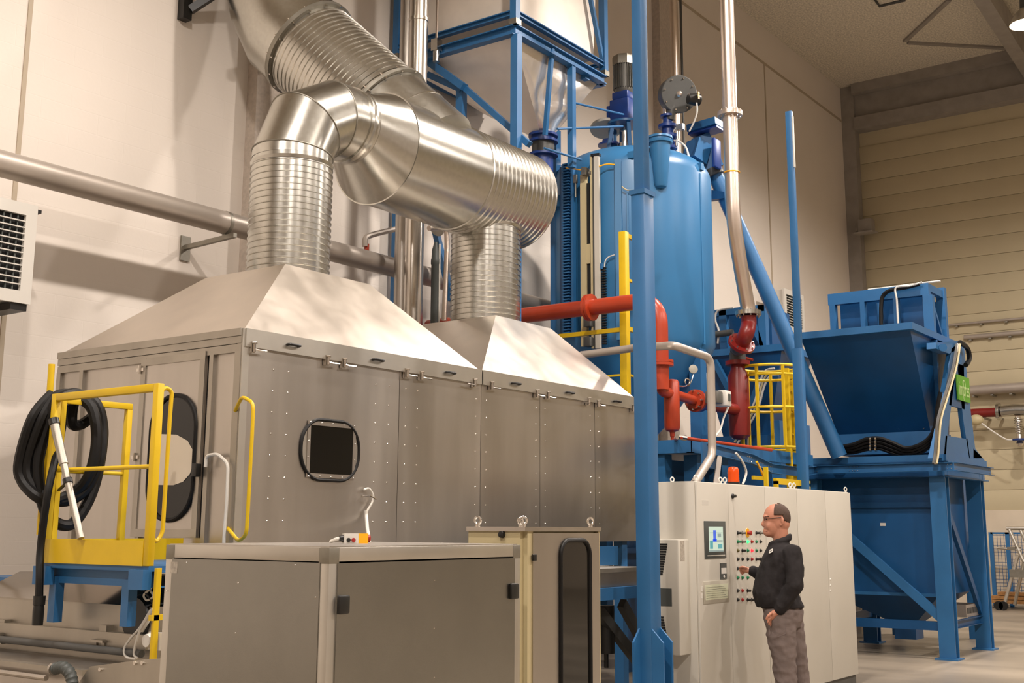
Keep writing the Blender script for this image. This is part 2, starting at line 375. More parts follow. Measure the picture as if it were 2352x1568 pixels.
# hoods
def hood(x0, x1, tx0, tx1, ty0, ty1, zb, zt, name):
    b0 = [(x0, YF-.004, zb), (x1, YF-.004, zb), (x1, YBk, zb), (x0, YBk, zb)]
    b1 = [(tx0, ty0, zt), (tx1, ty0, zt), (tx1, ty1, zt), (tx0, ty1, zt)]
    return build(name, MB().loft([b0, b1]), MT['hood'], t)
xs = (AX(1100, 860, YF)+AX(1108, 860, YF))/2
hood(XF, xs-.012, 6.38, 7.35, 6.85, 7.80, 2.915, 3.615, 'hood')
hood(xs+.012, XR, 9.20, 10.16, 6.88, 7.78, 2.915, 3.62, 'hood')
for a, b in ((XF+.005, xs-.010), (xs+.010, XR)):
    lip = build('hood_lip', MB().box((a, YF-.022, 2.795), (b, YF-.004, 2.922)), MT['alu'], t)
def handle(px, py):
    c = A(px, py, Y=YF-.022)
    build('handle', MB().tube([(c.x-.052, YF-.018, c.z), (c.x-.052, YF-.055, c.z), (c.x+.052, YF-.055, c.z), (c.x+.052, YF-.018, c.z)], .0105, 8, .018), MT['blackp'], t)
for q in ((672, 793), (866, 827), (1032, 856), (1183, 881), (1307, 902), (1415, 922)): handle(*q)
def latch(px, py, s=1):
    c = A(px, py, Y=YF-.022); y = YF-.03
    m = MB().box((c.x-.018, YF-.03, c.z-.035), (c.x+.018, YF-.006, c.z+.04)).cyl((c.x, y-.012, c.z-.03), (c.x, y-.012, c.z+.035), .010, n=8)
    m.tube([(c.x, y-.012, c.z-.012), (c.x+.05*s, y-.016, c.z-.018), (c.x+.115*s, y-.012, c.z-.014)], .0075, 6)
    m.tube([(c.x-.02, y-.012, c.z+.03), (c.x, y-.028, c.z+.034), (c.x+.02, y-.012, c.z+.03)], .006, 6)
    build('latch', m, MT['chrome'], t)
for q in ((580, 798), (750, 828), (788, 834), (932, 857), (966, 863), (1127, 886), (1231, 904), (1257, 908), (1372, 927), (1452, 938)): latch(*q)
for q in ((1088, 880), (1350, 922)): latch(*q, s=-1)
# yellow grab rail on the cabin corner
gy = lambda px, py: A(px, py, X=XF-.10)
pts = [A(540, 943, X=XF-.02), A(556, 910, X=XF-.09), A(582, 925, X=XF-.12), A(579, 1000, X=XF-.12), A(566, 1228, X=XF-.12), A(548, 1243, X=XF-.09), A(522, 1212, X=XF-.02)]
build('grab_rail', MB().tube(pts, .0125, 10, .05), MT['yellow'], t)
pts = [A(472, 1072, X=XF-.05), A(474, 1046, X=XF-.05), A(500, 1042, X=XF-.05), A(524, 1065, X=XF-.05), A(521, 1150, X=XF-.05), A(513, 1260, X=XF-.05)]
build('switch_cable', MB().tube(pts, .012, 8, .04), MT['white'], t)
# legs carrying the cabin
for xx in (XF+.15, 8.0, XR-.15):
    for yy in (YF+.1, YBk-.1): build('leg', MB().box((xx-.05, yy-.05, 0), (xx+.05, yy+.05, ZB)), MT['blue'], t)
# ---------------------------------------------------------------- ventilation ducts
def ribbed(p, q, r, pitch=.052, amp=.009, n=48):
    p = V(p); q = V(q); L = (q-p).length; k = max(2, int(L/pitch)); prof = []
    for i in range(k):
        h = L*i/k; s = L/k
        prof += [(h, r), (h+s*.70, r), (h+s*.80, r+amp), (h+s*.92, r+amp)]
    prof.append((L, r)); return MB().lathe(p, q-p, prof, n)
def ring(p, d, r, wdt=.02, h=.008, n=48): 
    d = V(d).normalized(); return MB().lathe(V(p)-d*wdt/2, d, [(0, r-.004), (0, r+h), (wdt, r+h), (wdt, r-.004)], n)
ZBAR = 5.20
D = thing('ventilation_duct', 'big galvanised ventilation duct with ribbed risers above the steel cabin', 'duct', (8.5, YM, 3.615))
R1, R2, RB = .343, .358, .53
X1, X2 = 6.86, 9.62
r1 = build('riser', ribbed((X1, YM, 3.60), (X1, YM, 4.60), R1), MT['galv'], D)
build('collar', MB().lathe((X1, YM, 4.60), (0, 0, 1), [(0, R1), (0, R1+.006), (.03, R1+.012), (.035, R1-.0), (.075, R1)], 48), MT['galv'], D)
r2 = build('riser', ribbed((X2, YM, 3.60), (X2, YM, 4.62), R2), MT['galv'], D)
build('collar', MB().lathe((X2, YM, 4.62), (0, 0, 1), [(0, R2), (0, R2+.006), (.03, R2+.012), (.035, R2), (.35, R2)], 48), MT['galv'], D)
# mitred elbow from riser 1 to the barrel
Re = .51; zc = 4.665; cx0 = X1+Re; angs = [0, 22.5, 45, 67.5, 90]
def eplane(a): return V((cx0-Re*cos(radians(a)), YM, zc+Re*sin(radians(a))))
nodes = [V((X1, YM, zc-.0)), None]
cent = []
for i in range(4):
    a0, a1 = i*22.5, (i+1)*22.5; am = radians((a0+a1)/2)
    cent.append((am))
cuts = [0, 6, 42, 80, 90]
mids = [(0, 0), (30, 1), (60, 1), (90, 0)]
rings_ = []
for a in cuts:
    o = V((cx0-Re*cos(radians(a)), YM, zc+Re*sin(radians(a))))
    e1 = V((0, 1, 0)); e2 = V((-cos(radians(a)), 0, sin(radians(a))))
    k = 1.04 if a in (42,) else 1.01
    rings_.append((o if True else o, e1, e2, k))
for i in range(4):
    rr = []
    for (o, e1, e2, k) in rings_[i:i+2]:
        rr.append([o+e1*R1*cos(2*pi*j/48)+e2*R1*k*sin(2*pi*j/48) for j in range(48)])
    build('elbow_gore', MB().loft(rr, caps=False), MT['galv'], D)
    if i:
        o, e1, e2, k = rings_[i]
        build('gore_seam', MB().tube([o+e1*(R1+.002)*cos(2*pi*j/48)+e2*(R1*k+.002)*sin(2*pi*j/48) for j in range(48)], .006, 6, closed=True), MT['galv_dull'], D)
ze = zc+Re; xe = cx0
ZBAR = ze
build('elbow_collar', MB().lathe((xe, YM, ze), (1, 0, 0), [(0, R1), (.10, R1), (.10, R1+.012), (.13, R1+.012), (.13, R1), (.16, R1+.01), (.17, R1+.01), (.17, R1), (.20, R1)], 48), MT['galv'], D)
xc = 7.90
zb_c = ze-.115
def circ(x_, z_, r_, n=56): return [V((x_, YM+r_*cos(2*pi*j/n), z_+r_*sin(2*pi*j/n))) for j in range(n)]
build('reducer', MB().loft([circ(xe+.20, ze, R1), circ(xe+.215, ze, R1+.008), circ(xe+.23, ze, R1), circ(xc, zb_c, RB)], caps=False), MT['galv'], D)
XE = 10.17
xm = 9.05
prof = [(0, RB), (.0, RB+.012), (.02, RB+.012), (.025, RB), (xm-xc, RB), (xm-xc+.005, RB+.012), (xm-xc+.025, RB+.012), (xm-xc+.03, RB)]
build('barrel', MB().lathe((xc, YM, zb_c), (1, 0, 0), prof, 56), MT['galv'], D)
build('ribbed_end', ribbed((xm+.03, YM, zb_c), (XE, YM, zb_c), RB, .07, .010, 56), MT['galv'], D)
# trunk rising to the block wall
PL = A(880, 262, Y=7.80); PU = A(712, 112, Y=8.62)
dT = (PU-PL).normalized(); RT = .52
build('trunk_collar', MB().lathe(PL-dT*.75, dT, [(0, RT), (.38, RT), (.385, RT+.008), (.40, RT+.008), (.405, RT), (.72, RT)], 56), MT['galv'], D)
build('flange', ring(PL-dT*.01, dT, RT, .035, .035, 56), MT['galv_dull'], D)
build('trunk', ribbed(PL, PU, RT, .062, .010, 56), MT['galv'], D)
fl = build('flange', ring(PU, dT, RT, .05, .04, 56), MT['galv_dull'], D)
a_, b_, _ = frame(dT)
m = MB()
for P in (PL, PU):
    for i in range(16):
        c = P+(a_*cos(2*pi*i/16+.2)+b_*sin(2*pi*i/16+.2))*(RT+.025); m.cyl(c-dT*.045, c+dT*.045, .009, n=6)
    
build('flange_bolts', m, MT['chrome'], D, kind='stuff')
# mitred elbow turning upright along the wall
e0 = PU+dT*.03; rad = .55; up = V((0, 0, 1)); mid = (dT+up).normalized()
c1 = e0+dT*.40; c2 = c1+up*.38
def sect(o, nrm, axis, r):
    axis = V(axis).normalized(); s1, s2, _ = frame(axis); out = []
    for j in range(56):
        v = (s1*cos(2*pi*j/56)+s2*sin(2*pi*j/56))*r
        out.append(o+v-axis*(v.dot(nrm)/axis.dot(nrm)))
    return out
n1 = (dT*2+up).normalized(); 
def ringat(o, nrm, r=RT):
    e1 = dT.cross(up).normalized(); e2 = nrm.cross(e1).normalized(); return [o+e1*r*cos(2*pi*j/56)+e2*r*1.04*sin(2*pi*j/56) for j in range(56)]
steps = [(e0, dT), (e0+dT*.28, (dT*.8+up*.2).normalized()), (e0+dT*.5+up*.2, (dT+up).normalized()), (e0+dT*.62+up*.48, (dT*.25+up*.9).normalized()), (e0+dT*.64+up*.8, up), (e0+dT*.64+up*4.2, up)]
build('wall_elbow', MB().loft([ringat(o, n_) for o, n_ in steps], caps=False), MT['galv'], D)
# ---------------------------------------------------------------- yellow guarded platform in front of the cabin door
GX, GY0, GY1 = 4.355, 5.693, 6.745
zt_, zb_ = 2.393, 1.356
ztoe = A(330, 1241, X=GX).z; zmid = A(230, 1075, X=GX).z
G = thing('guard_platform', 'yellow guard rail platform on a blue frame before the cabin door', 'platform', (GX+.4, 6.2, .98))
def bx(name, a, b, m, par, bev=0): return build(name, MB().box(a, b, bev), MT[m], par)
bx('post', (GX, GY0, zb_), (GX+.045, GY0+.045, zt_), 'yellow', G, .004)
bx('post', (GX, GY1-.045, zb_), (GX+.045, GY1, zt_), 'yellow', G, .004)
bx('post', (GX+.05, GY1-.04, zb_), (GX+.085, GY1-.002, zt_-.02), 'yellow', G)
bx('top_rail', (GX, GY0+.045, zt_-.045), (GX+.045, GY1-.045, zt_), 'yellow', G, .004)
build('mid_rail', MB().cyl((GX+.022, GY0+.04, zmid), (GX+.022, GY1-.04, zmid), .013, n=12), MT['yellow'], G)
bx('toe_board', (GX-.002, GY0+.046, zb_), (GX+.008, GY1, ztoe), 'yellow', G)
sx = AX(296, 925, GY1-.02)+.02
bx('side_top_rail', (GX+.085, GY1-.04, zt_-.055), (sx, GY1-.005, zt_-.015), 'yellow', G, .003)
bx('side_post', (sx-.04, GY1-.042, zb_), (sx, GY1-.003, zt_-.056), 'yellow', G, .003)
bx('side_toe_board', (GX+.085, GY1-.012, zb_), (sx+.5, GY1-.004, ztoe), 'yellow', G)
build('side_mid_rail', MB().cyl((GX+.08, GY1-.02, zmid), (sx-.02, GY1-.02, zmid), .013, n=12), MT['yellow'], G)
build('post', MB().cyl(A(116, 905, Y=7.0)-V((0, 0, .9)), A(119, 836, Y=7.0), .021, n=12), MT['yellow'], G)
pts = [A(x, y, Y=GY0+.02) for x, y in ((362, 912), (378, 889), (395, 897), (390, 960), (373, 1225), (358, 1247), (343, 1222))]
build('grab_rail', MB().tube(pts, .0125, 10, .05), MT['yellow'], G)
bx('deck', (GX+.01, GY0, zb_-.03), (XF-.06, GY1, zb_), 'blue', G)
zf = zb_-.03
build('cross_beam', MB().channel((GX+.06, GY0-.02, zf-.045), (GX+.06, GY1+.03, zf-.045), .06, .09), MT['blue'], G)
for yy in (GY0-.005, GY1-.12): bx('end_bracket', (GX-.03, yy, zf-.10), (GX+.03, yy+.13, zf+.01), 'blue', G)
for px, py in ((125, 1428), (293, 1438)):
    c = A(px, py, X=GX+.07); bx('leg', (GX+.04, c.y-.03, c.z), (GX+.10, c.y+.035, zf-.05), 'blue', G)
for yy in (GY0+.1, GY1-.1): bx('leg', (XF-.2, yy-.03, 0), (XF-.14, yy+.03, zf), 'blue', G)
# ladder stile below the opening
s0 = A(352, 1300, Y=GY0-.01); 
build('ladder_stile', MB().box((s0.x-.005, GY0-.05, .72), (s0.x+.03, GY0-.03, zf+.02)), MT['yellow'], G)
for i in range(4): build('ladder_rung', MB().box((s0.x-.02, GY0-.05, .25+.27*i), (s0.x+.30, GY0-.02, .28+.27*i)), MT['yellow'], G)
bx('ladder_stile', (s0.x+.28, GY0-.05, .05), (s0.x+.34, GY0-.03, zf+.02), 'yellow', G)
# ---------------------------------------------------------------- coiled hose and lance on the guard rail
hose_pts = []
def H(px, py, X): return A(px, py, X=X)
def catmull(P, k=8, closed=False):
    P = [V(p) for p in P]; out = []; n = len(P)
    rng = range(n if closed else n-1)
    for i in rng:
        p0, p1, p2, p3 = (P[(i-1) % n], P[i], P[(i+1) % n], P[(i+2) % n]) if closed else (P[max(i-1, 0)], P[i], P[i+1], P[min(i+2, n-1)])
        for j in range(k):
            t_ = j/k; out.append(.5*((2*p1)+(p2-p0)*t_+(2*p0-5*p1+4*p2-p3)*t_*t_+(3*p1-p0-3*p2+p3)*t_**3))
    if not closed: out.append(P[-1])
    return out
loops = [  # picture positions and distances of the loops, hung over the side rail
    [(120, 905, 4.42), (75, 960, 4.30), (45, 1060, 4.28), (52, 1105, 4.30), (85, 1140, 4.34), (120, 1150, 4.44), (170, 1130, 4.56), (205, 1090, 4.60), (222, 1010, 4.62), (212, 940, 4.60), (180, 912, 4.55), (150, 905, 4.48),
     (125, 915, 4.42), (95, 965, 4.34), (64, 1060, 4.32), (72, 1110, 4.34), (110, 1140, 4.42), (150, 1150, 4.52), (195, 1125, 4.62), (228, 1060, 4.68), (234, 985, 4.70), (222, 930, 4.66), (190, 908, 4.60), (160, 905, 4.50),
     (128, 925, 4.40), (105, 990, 4.38), (88, 1060, 4.36), (92, 1130, 4.38), (108, 1180, 4.42), (135, 1203, 4.48), (165, 1203, 4.56), (195, 1165, 4.64), (218, 1110, 4.70), (232, 1040, 4.74), (236, 980, 4.76), (220, 925, 4.72), (175, 915, 4.6), (165, 970, 4.58), (185, 975, 4.66), (215, 955, 4.72)],
]
hp = [H(*p) for p in loops[0]]
HS = thing('suction_hose', 'black coiled hose hung over the yellow guard rail', 'hose', (hp[0].x, hp[0].y, 1.0))
build('coil', MB().tube(catmull(hp, 6), .036, 10), MT['black'], HS)
tail = [H(*p) for p in ((150, 930, 4.46), (140, 1000, 4.45), (112, 1120, 4.30), (94, 1250, 4.30), (91, 1330, 4.28), (90, 1390, 4.28))]
build('tail', MB().tube(catmull(tail, 6), .024, 10), MT['black'], HS)
c = H(90, 1380, 4.28)
build('nozzle', MB().lathe(c+V((0, 0, .03)), (0, 0, -1), [(0, .026), (.0, .036), (.05, .036), (.055, .031), (.08, .034), (.09, .034), (.17, .032)], 16), MT['blackp'], HS)
p, q = H(124, 968, 4.33), H(186, 1236, 4.33)
LN = thing('wash_lance', 'slim metal lance leaning inside the yellow guard rail', 'lance', q)
build('tube', MB().lathe(p, q-p, [(0, .028), (.02, .030), (.03, .028), (.30, .028), (.305, .022), ((q-p).length, .021)], 14), MT['steel_dull'], LN)
d_ = (q-p).normalized()
build('strap', MB().lathe(p-d_*.015, d_, [(0, .034), (.04, .034)], 14), MT['blackp'], LN)
build('strap', MB().lathe(p+d_*.40, d_, [(0, .029), (.03, .029)], 14).tube([p+d_*.42, H(135, 1125, 4.42)], .01, 6), MT['blackp'], LN)
# ---------------------------------------------------------------- washer conveyor below the platform
K = thing('washer_conveyor', 'low grey steel washer conveyor under the yellow platform', 'machine', (4.8, 6.6, 0))
WX = 4.56
zl = A(200, 1436, X=WX).z; zc_ = A(150, 1380, X=WX).z; ztp = A(200, 1318, X=WX+.42).z
yR = GY0+.16; yL = 8.6
bx('tank', (WX, yR, 0), (WX+.85, yL, zl), 'steel_dull', K)
bx('side_panel', (WX, yR+.02, zl), (WX+.85, yL, zc_), 'steel_dull', K)
yt0, yt1 = AY(345, 1328, WX+.42), AY(52, 1306, WX+.42)
build('cover', MB().loft([[(WX-.012, yR+.02, zc_), (WX+.85, yR+.02, zc_), (WX+.85, AY(-60, 1372, WX), zc_), (WX-.012, AY(-60, 1372, WX), zc_)], [(WX+.40, yt0, ztp), (WX+.80, yt0, ztp), (WX+.80, yt1, ztp), (WX+.40, yt1, ztp)]]), MT['mirror'], K)
zr = A(140, 1482, X=WX-.10).z
build('drive_rail', MB().cyl((WX-.10, yR-.02, zr), (WX-.10, yL, zr), .022, n=12), MT['dgrey'], K)
bx('ledge', (WX-.06, yR, zl-.10), (WX, yL, zl-.02), 'steel_dull', K)
bx('catch_trough', (WX-.36, yR+.1, 0), (WX-.02, yL, A(100, 1525, X=WX-.36).z), 'steel', K)
bx('trough_lip', (WX-.40, yR+.1, A(100, 1528, X=WX-.40).z-.03), (WX-.34, yL, A(100, 1528, X=WX-.40).z), 'steel_dull', K)
zz = A(100, 1556, X=WX-.42).z
build('spray_pipe', MB().cyl((WX-.42, yR+.4, zz), (WX-.42, yL, zz), .016, n=10), MT['steel'], K)
for px, py in ((12, 1440), (245, 1455)):
    c = A(px, py, X=WX-.02)
    build('clamp', MB().box((WX-.05, c.y-.035, c.z-.03), (WX, c.y+.035, c.z+.05)).box((WX-.09, c.y-.06, c.z-.045), (WX, c.y+.06, c.z-.03)).box((WX-.07, c.y-.05, c.z-.10), (WX-.04, c.y-.025, c.z-.03)).box((WX-.07, c.y+.025, c.z-.10), (WX-.04, c.y+.05, c.z-.03)), MT['steel_dull'], K)
pl = [A(x, y, X=4.10) for x, y in ((172, 1580), (207, 1530), (330, 1514), (372, 1512), (372, 1600), (172, 1600))]
build('bracket_plate', MB().prism(pl, (.015, 0, 0)), MT['steel_dull'], K)
m = MB()
for x, y in ((228, 1537), (308, 1522), (325, 1522)): c = A(x, y, X=4.09); m.cyl(c, c+V((.02, 0, 0)), .011, n=8)
build('bolts', m, MT['chrome'], K, kind='stuff')
hp = catmull([A(x, y, X=4.05) for x, y in ((128, 1535), (145, 1532), (160, 1545), (166, 1568), (166, 1600))], 8)
HB = thing('ribbed_drain_hose', 'grey ribbed drain hose with elbow at the bottom left', 'hose', hp[-1])
build('hose', MB().tube(hp, [.030+.004*(i % 3 == 0) for i in range(len(hp))], 12), MT['slate'], HB)
c = A(126, 1537, X=4.05); build('clip', MB().lathe(c, V((.3, .9, .1)), [(0, .034), (.03, .034)], 14), MT['steel'], HB)
# motor and cables at the right end of the washer
c = A(326, 1420, X=WX+.02)
build('drive_motor', MB().lathe((WX-.02, c.y+.02, c.z), (1, 0, 0), [(0, .05), (.0, .12), (.05, .14), (.28, .14)], 20), MT['blackp'], K)
c = A(335, 1471, X=WX-.16)
rl = build('bearing', MB().lathe(c, (1, 0, 0), [(0, .012), (0, .035), (.03, .04), (.10, .04)], 20), MT['white'], K)
build('bearing_arm', MB().box((c.x+.03, c.y-.16, c.z-.05), (c.x+.06, c.y+.02, c.z+.045)), MT['white'], K)
for pts, r, mm in (([(350, 1398), (330, 1430), (315, 1465), (308, 1500), (316, 1512)], .008, 'white'), ([(346, 1400), (322, 1440), (298, 1468), (285, 1490), (290, 1508), (312, 1514)], .007, 'white'), ([(340, 1350), (352, 1368), (338, 1378), (330, 1366), (345, 1352), (356, 1340)], .006, 'white'), ([(345, 1345), (330, 1352), (352, 1385)], .006, 'blackp')):
    build('cable', MB().tube(catmull([A(x, y, X=WX-.12) for x, y in pts], 6), r, 6), MT[mm], K)
c0, c1 = A(352, 1405, X=WX-.14), A(325, 1448, X=WX-.14)
build('pneumatic_cylinder', MB().cyl(c0, c1, .013, n=10), MT['alu'], K)
bt = MB().box((5.55, 8.45, 1.18), (6.0, 9.2, 1.28))
build('blue_tray', MB().box(A(-60, 1322, X=5.0), A(36, 1341, X=5.0)+V((.3, 0, 0))), MT['blue'], K)
# ---------------------------------------------------------------- foreground enclosure
ex, ey = 3.42, 3.358; ex1, ey1, ez1 = 4.698, 4.346, 1.50
E_ = thing('machine_enclosure', 'low aluminium framed enclosure with grey sheet panels in the foreground', 'enclosure', ((ex+ex1)/2, (ey+ey1)/2, 0))
pw = .055
for xx, yy in ((ex, ey), (ex, ey1-pw), (ex1-pw, ey), (ex1-pw, ey1-pw)):
    bx('post', (xx, yy, 0), (xx+pw, yy+pw, ez1-pw), 'alu', E_, .003)
for xx, yy in ((ex, ey), (ex, ey1-pw), (ex1-pw, ey), (ex1-pw, ey1-pw)):
    bx('corner_block', (xx-.001, yy-.001, ez1-pw-.008), (xx+pw+.001, yy+pw+.001, ez1-.001), 'galv_dull', E_, .002)
for yy in (ey, ey1-pw): bx('top_rail', (ex+pw, yy, ez1-pw), (ex1-pw, yy+pw, ez1), 'alu', E_, .002)
for xx in (ex, ex1-pw): bx('top_rail', (xx, ey+pw, ez1-pw), (xx+pw, ey1-pw, ez1), 'alu', E_, .002)
bx('top_panel', (ex+.01, ey+.01, ez1-.004), (ex1-.01, ey1-.01, ez1+.004), 'steel', E_)
lp = bx('panel', (ex-.003, ey+pw-.008, .05), (ex+.01, ey1-pw+.008, ez1-pw-.004), 'alu_panel', E_)
bx('door', (ex+pw-.008, ey-.004, .05), (ex1-pw+.006, ey+.012, ez1-pw-.006), 'alu_panel', E_)
bx('panel', (ex+pw, ey1-.02, .05), (ex1-pw, ey1-.008, ez1-pw), 'alu_panel', E_)
bx('panel', (ex1-.02, ey+pw, .05), (ex1-.008, ey1-pw, ez1-pw), 'alu_panel', E_)
for (px, py) in ((788, 1388), (1180, 1357)):
    c = A(px, py, Y=ey-.01); build('hinge', MB().box((c.x-.03, ey-.022, c.z-.036), (c.x+.03, ey-.002, c.z+.036), .008), MT['blackp'], E_)
MT['label'] = mat('printed_label', (168, 160, 148), .6, 0, var=.25, vscale=60)
c = A(400, 1303, X=ex-.003); build('sticker', MB().box((ex-.0045, c.y-.022, c.z-.024), (ex-.0025, c.y+.022, c.z+.024)), MT['label'], lp)
m = MB()
for px, py in ((429, 1291), (678, 1297), (547, 1338), (541, 1453), (383, 1356), (725, 1371)): c = A(px, py, X=ex-.003); m.lathe((ex-.003, c.y, c.z), (-1, 0, 0), [(0, .0035), (.003, .002)], 8)
for px, py in ((998, 1332), (997, 1442), (997, 1555)): c = A(px, py, Y=ey-.004); m.lathe((c.x, ey-.004, c.z), (0, -1, 0), [(0, .0035), (.003, .002)], 8)
build('screws', m, MT['chrome'], E_, kind='stuff')
# ---------------------------------------------------------------- stainless switch cabinet with tall window
sx0, sy0, sx1, sy1, sz = 4.982, 3.534, 5.695, 3.896, 1.583
MT['cream'] = mat('beige_powder_coat', (186, 172, 134), .5)
S = thing('window_cabinet', 'beige and stainless switch cabinet with a tall rounded window', 'cabinet', ((sx0+sx1)/2, (sy0+sy1)/2, 0))
bx('body', (sx0+.004, sy0+.03, .06), (sx1, sy1, sz-.02), 'cream', S)
bx('plinth', (sx0+.02, sy0+.03, 0), (sx1-.02, sy1-.02, .06), 'dgrey', S)
bx('roof', (sx0-.006, sy0-.006, sz-.022), (sx1+.006, sy1+.006, sz), 'steel', S)
bx('edge_strip', (sx0+.03, sy0+.004, .06), (sx0+.078, sy0+.035, sz-.022), 'cream', S)
dl = AX(1223, 1300, sy0)
dd = bx('door', (dl, sy0-.004, .07), (sx1-.012, sy0+.03, sz-.03), 'steel', S)
bx('edge_strip', (sx1-.012, sy0, .06), (sx1, sy0+.03, sz-.022), 'cream', S)
wx0, wx1 = AX(1285, 1300, sy0), AX(1352, 1300, sy0); wz1 = A(1320, 1240, Y=sy0).z; wz0 = .52
st = stadium((wx0+wx1)/2, (wz0+wz1)/2, (wx1-wx0)/2, (wz1-wz0)/2, r=.08)
MT['glass_win'] = mat('smoked_glass', (26, 24, 22), .05, 0, spec=.8)
wg = build('window_glass', MB().prism([(x, sy0-.006, z) for x, z in st], (0, .004, 0)), MT['glass_win'], dd)
build('window_gasket', MB().tube([(x, sy0-.008, z) for x, z in st], .012, 8, closed=True), MT['black'], wg)
c = A(1224, 1280, Y=sy0); build('hinge', MB().box((c.x-.014, sy0-.016, c.z-.016), (c.x+.014, sy0, c.z+.016), .003), MT['blackp'], S)
def eyebolt(c, par, r=.018, ax=(0, 1, 0), m='white', name='lifting_eye'):
    c = V(c); return build(name, MB().torus(c+V((0, 0, r+.014)), ax, r, .0065, 20, 8).cyl(c, c+V((0, 0, .014)), .012, n=10), MT[m], par)
for px, xx, yy, ax in ((1089, sx0+.03, sy1-.04, (1, .2, 0)), (1212, sx0+.03, sy0+.03, (.6, .8, 0)), (1246, sx1-.30, sy1-.04, (.2, 1, 0)), (1365, sx1-.03, sy0+.04, (.4, .9, 0))):
    eyebolt((xx, yy, sz), S, ax=ax, m='chrome')
build('side_knob', MB().lathe((sx0+.004, sy0+.14, 1.545), (-1, 0, 0), [(0, .018), (.02, .016), (.022, .004)], 16), MT['blackp'], S)
# ---------------------------------------------------------------- pendant control and its hook
pc = A(815, 1247, Z=ez1+.004)
PB = thing('pendant_control', 'grey and yellow push button pendant lying on the foreground enclosure', 'control box', pc)
ax_ = V((.80, -.60, 0)); sd = V((.60, .80, 0)); zz = V((0, 0, 1))
def obox(o, a, b, c, A0, A1, B0, B1, C0, C1): return MB().add([o+a*x+b*y+c*z for x in (A0, A1) for y in (B0, B1) for z in (C0, C1)], [(0, 1, 3, 2), (4, 6, 7, 5), (0, 4, 5, 1), (2, 3, 7, 6), (0, 2, 6, 4), (1, 5, 7, 3)])
build('body', obox(pc, ax_, sd, zz, -.055, .012, -.03, .03, 0, .045), MT['white'], PB)
build('button', MB().lathe(pc+ax_*-.035-sd*.03+zz*.015, -sd, [(0, .010), (.008, .009)], 12), MT['blackp'], PB)
build('button', MB().lathe(pc+ax_*-.012-sd*.03+zz*.015, -sd, [(0, .010), (.008, .009)], 12), MT['red_b'], PB)
build('yellow_end', obox(pc, ax_, sd, zz, .0125, .058, -.03, .03, 0, .045), MT['amber'], PB)
build('stop_button', MB().lathe(pc+ax_*.058+zz*.022, ax_, [(0, .016), (.012, .019), (.016, .012)], 14), MT['red_on'] if 0 else MT['red_b'], PB)
build('cable_gland', MB().lathe(pc+ax_*-.055+zz*.022, -ax_, [(0, .017), (.012, .013), (.02, .013)], 12), MT['blackp'], PB)
build('cable', MB().tube(catmull([pc+ax_*-.07+zz*.022, pc+ax_*-.09+zz*.018, pc+ax_*-.11+sd*.03+zz*.006], 5), .008, 8), MT['white'], PB)
hk = A(845, 1135, Y=YF-.03)
HK = thing('cable_hook', 'white hook holding a hanging cable on the cabin side', 'hook', hk)
build('hook', MB().tube(catmull([A(x, y, Y=YF-.03) for x, y in ((836, 1124), (848, 1122), (857, 1138), (854, 1155), (846, 1168), (843, 1175))], 6), .008, 8), MT['white'], HK)
build('pin', MB().tube([A(833, 1139, Y=YF-.005), A(850, 1138, Y=YF-.06), A(864, 1146, Y=YF-.05)], .006, 6), MT['chrome'], HK)
build('cable', MB().tube(catmull([A(841, 1172, Y=YF-.03), A(842, 1190, Y=YF-.05), A(844, 1215, Y=YF-.2), A(847, 1235, Y=YF-.5), A(850, 1262, Y=5.2)], 6), .013, 8), MT['white'], HK)
# ---------------------------------------------------------------- trough conveyor seen under the cabin
Q = thing('trough_conveyor', 'steel trough conveyor with blue side channel under the cabin', 'conveyor', (8.6, 5.6, 0))
qy = 5.35
b0, b1 = A(1370, 1368, Y=qy), A(1475, 1356, Y=qy); zz0 = (b0.z+b1.z)/2
build('side_channel', MB().channel((b0.x-1.2, qy, zz0), (b1.x+.15, qy, zz0), .05, .10, sx=-1), MT['blue'], Q)
zu = A(1420, 1300, Y=qy+.1).z
bx('trough', (b0.x-1.2, qy+.06, zz0+.03), (b1.x+.1, qy+.55, zu-.04), 'steel', Q)
bx('trough_rim', (b0.x-1.2, qy+.02, zu-.045), (b1.x+.1, qy+.60, zu-.01), 'steel_dull', Q)
bx('hopper_plate', (b0.x-.4, qy+.3, zu), (b1.x+.1, qy+.32, ZB-.03), 'blue', Q)
for (p, q) in (((1378, 1405), (1470, 1525)), ((1428, 1385), (1475, 1470))):
    build('brace', MB().beam(A(p[0], p[1], Y=qy+.2), A(q[0], q[1], Y=qy+.2), .06, .09), MT['dgrey'], Q)
c = A(1392, 1450, Y=qy+.25)
build('gear_motor', MB().cyl(c-V((0, 0, .18)), c+V((0, 0, .22)), .075, n=18).cyl(c-V((0, 0, .30)), c-V((0, 0, .18)), .02, n=8), MT['blackp'], Q)
for dx in (-.9, 1.2): bx('leg', (b0.x+dx-.04, qy+.1, 0), (b0.x+dx+.04, qy+.18, zz0-.05), 'dgrey', Q)
bx('drip_tray', (b0.x-.6, qy-.1, .10), (b1.x+.2, qy+.7, .14), 'blackp', Q)
bx('frame_bar', (b0.x+.45, qy+.85, 0), (b0.x+.52, qy+.92, zz0), 'cream', Q)
bx('frame_bar', (b0.x-.2, qy+.85, zz0-.35), (b0.x+.45, qy+.9, zz0-.31), 'cream', Q)
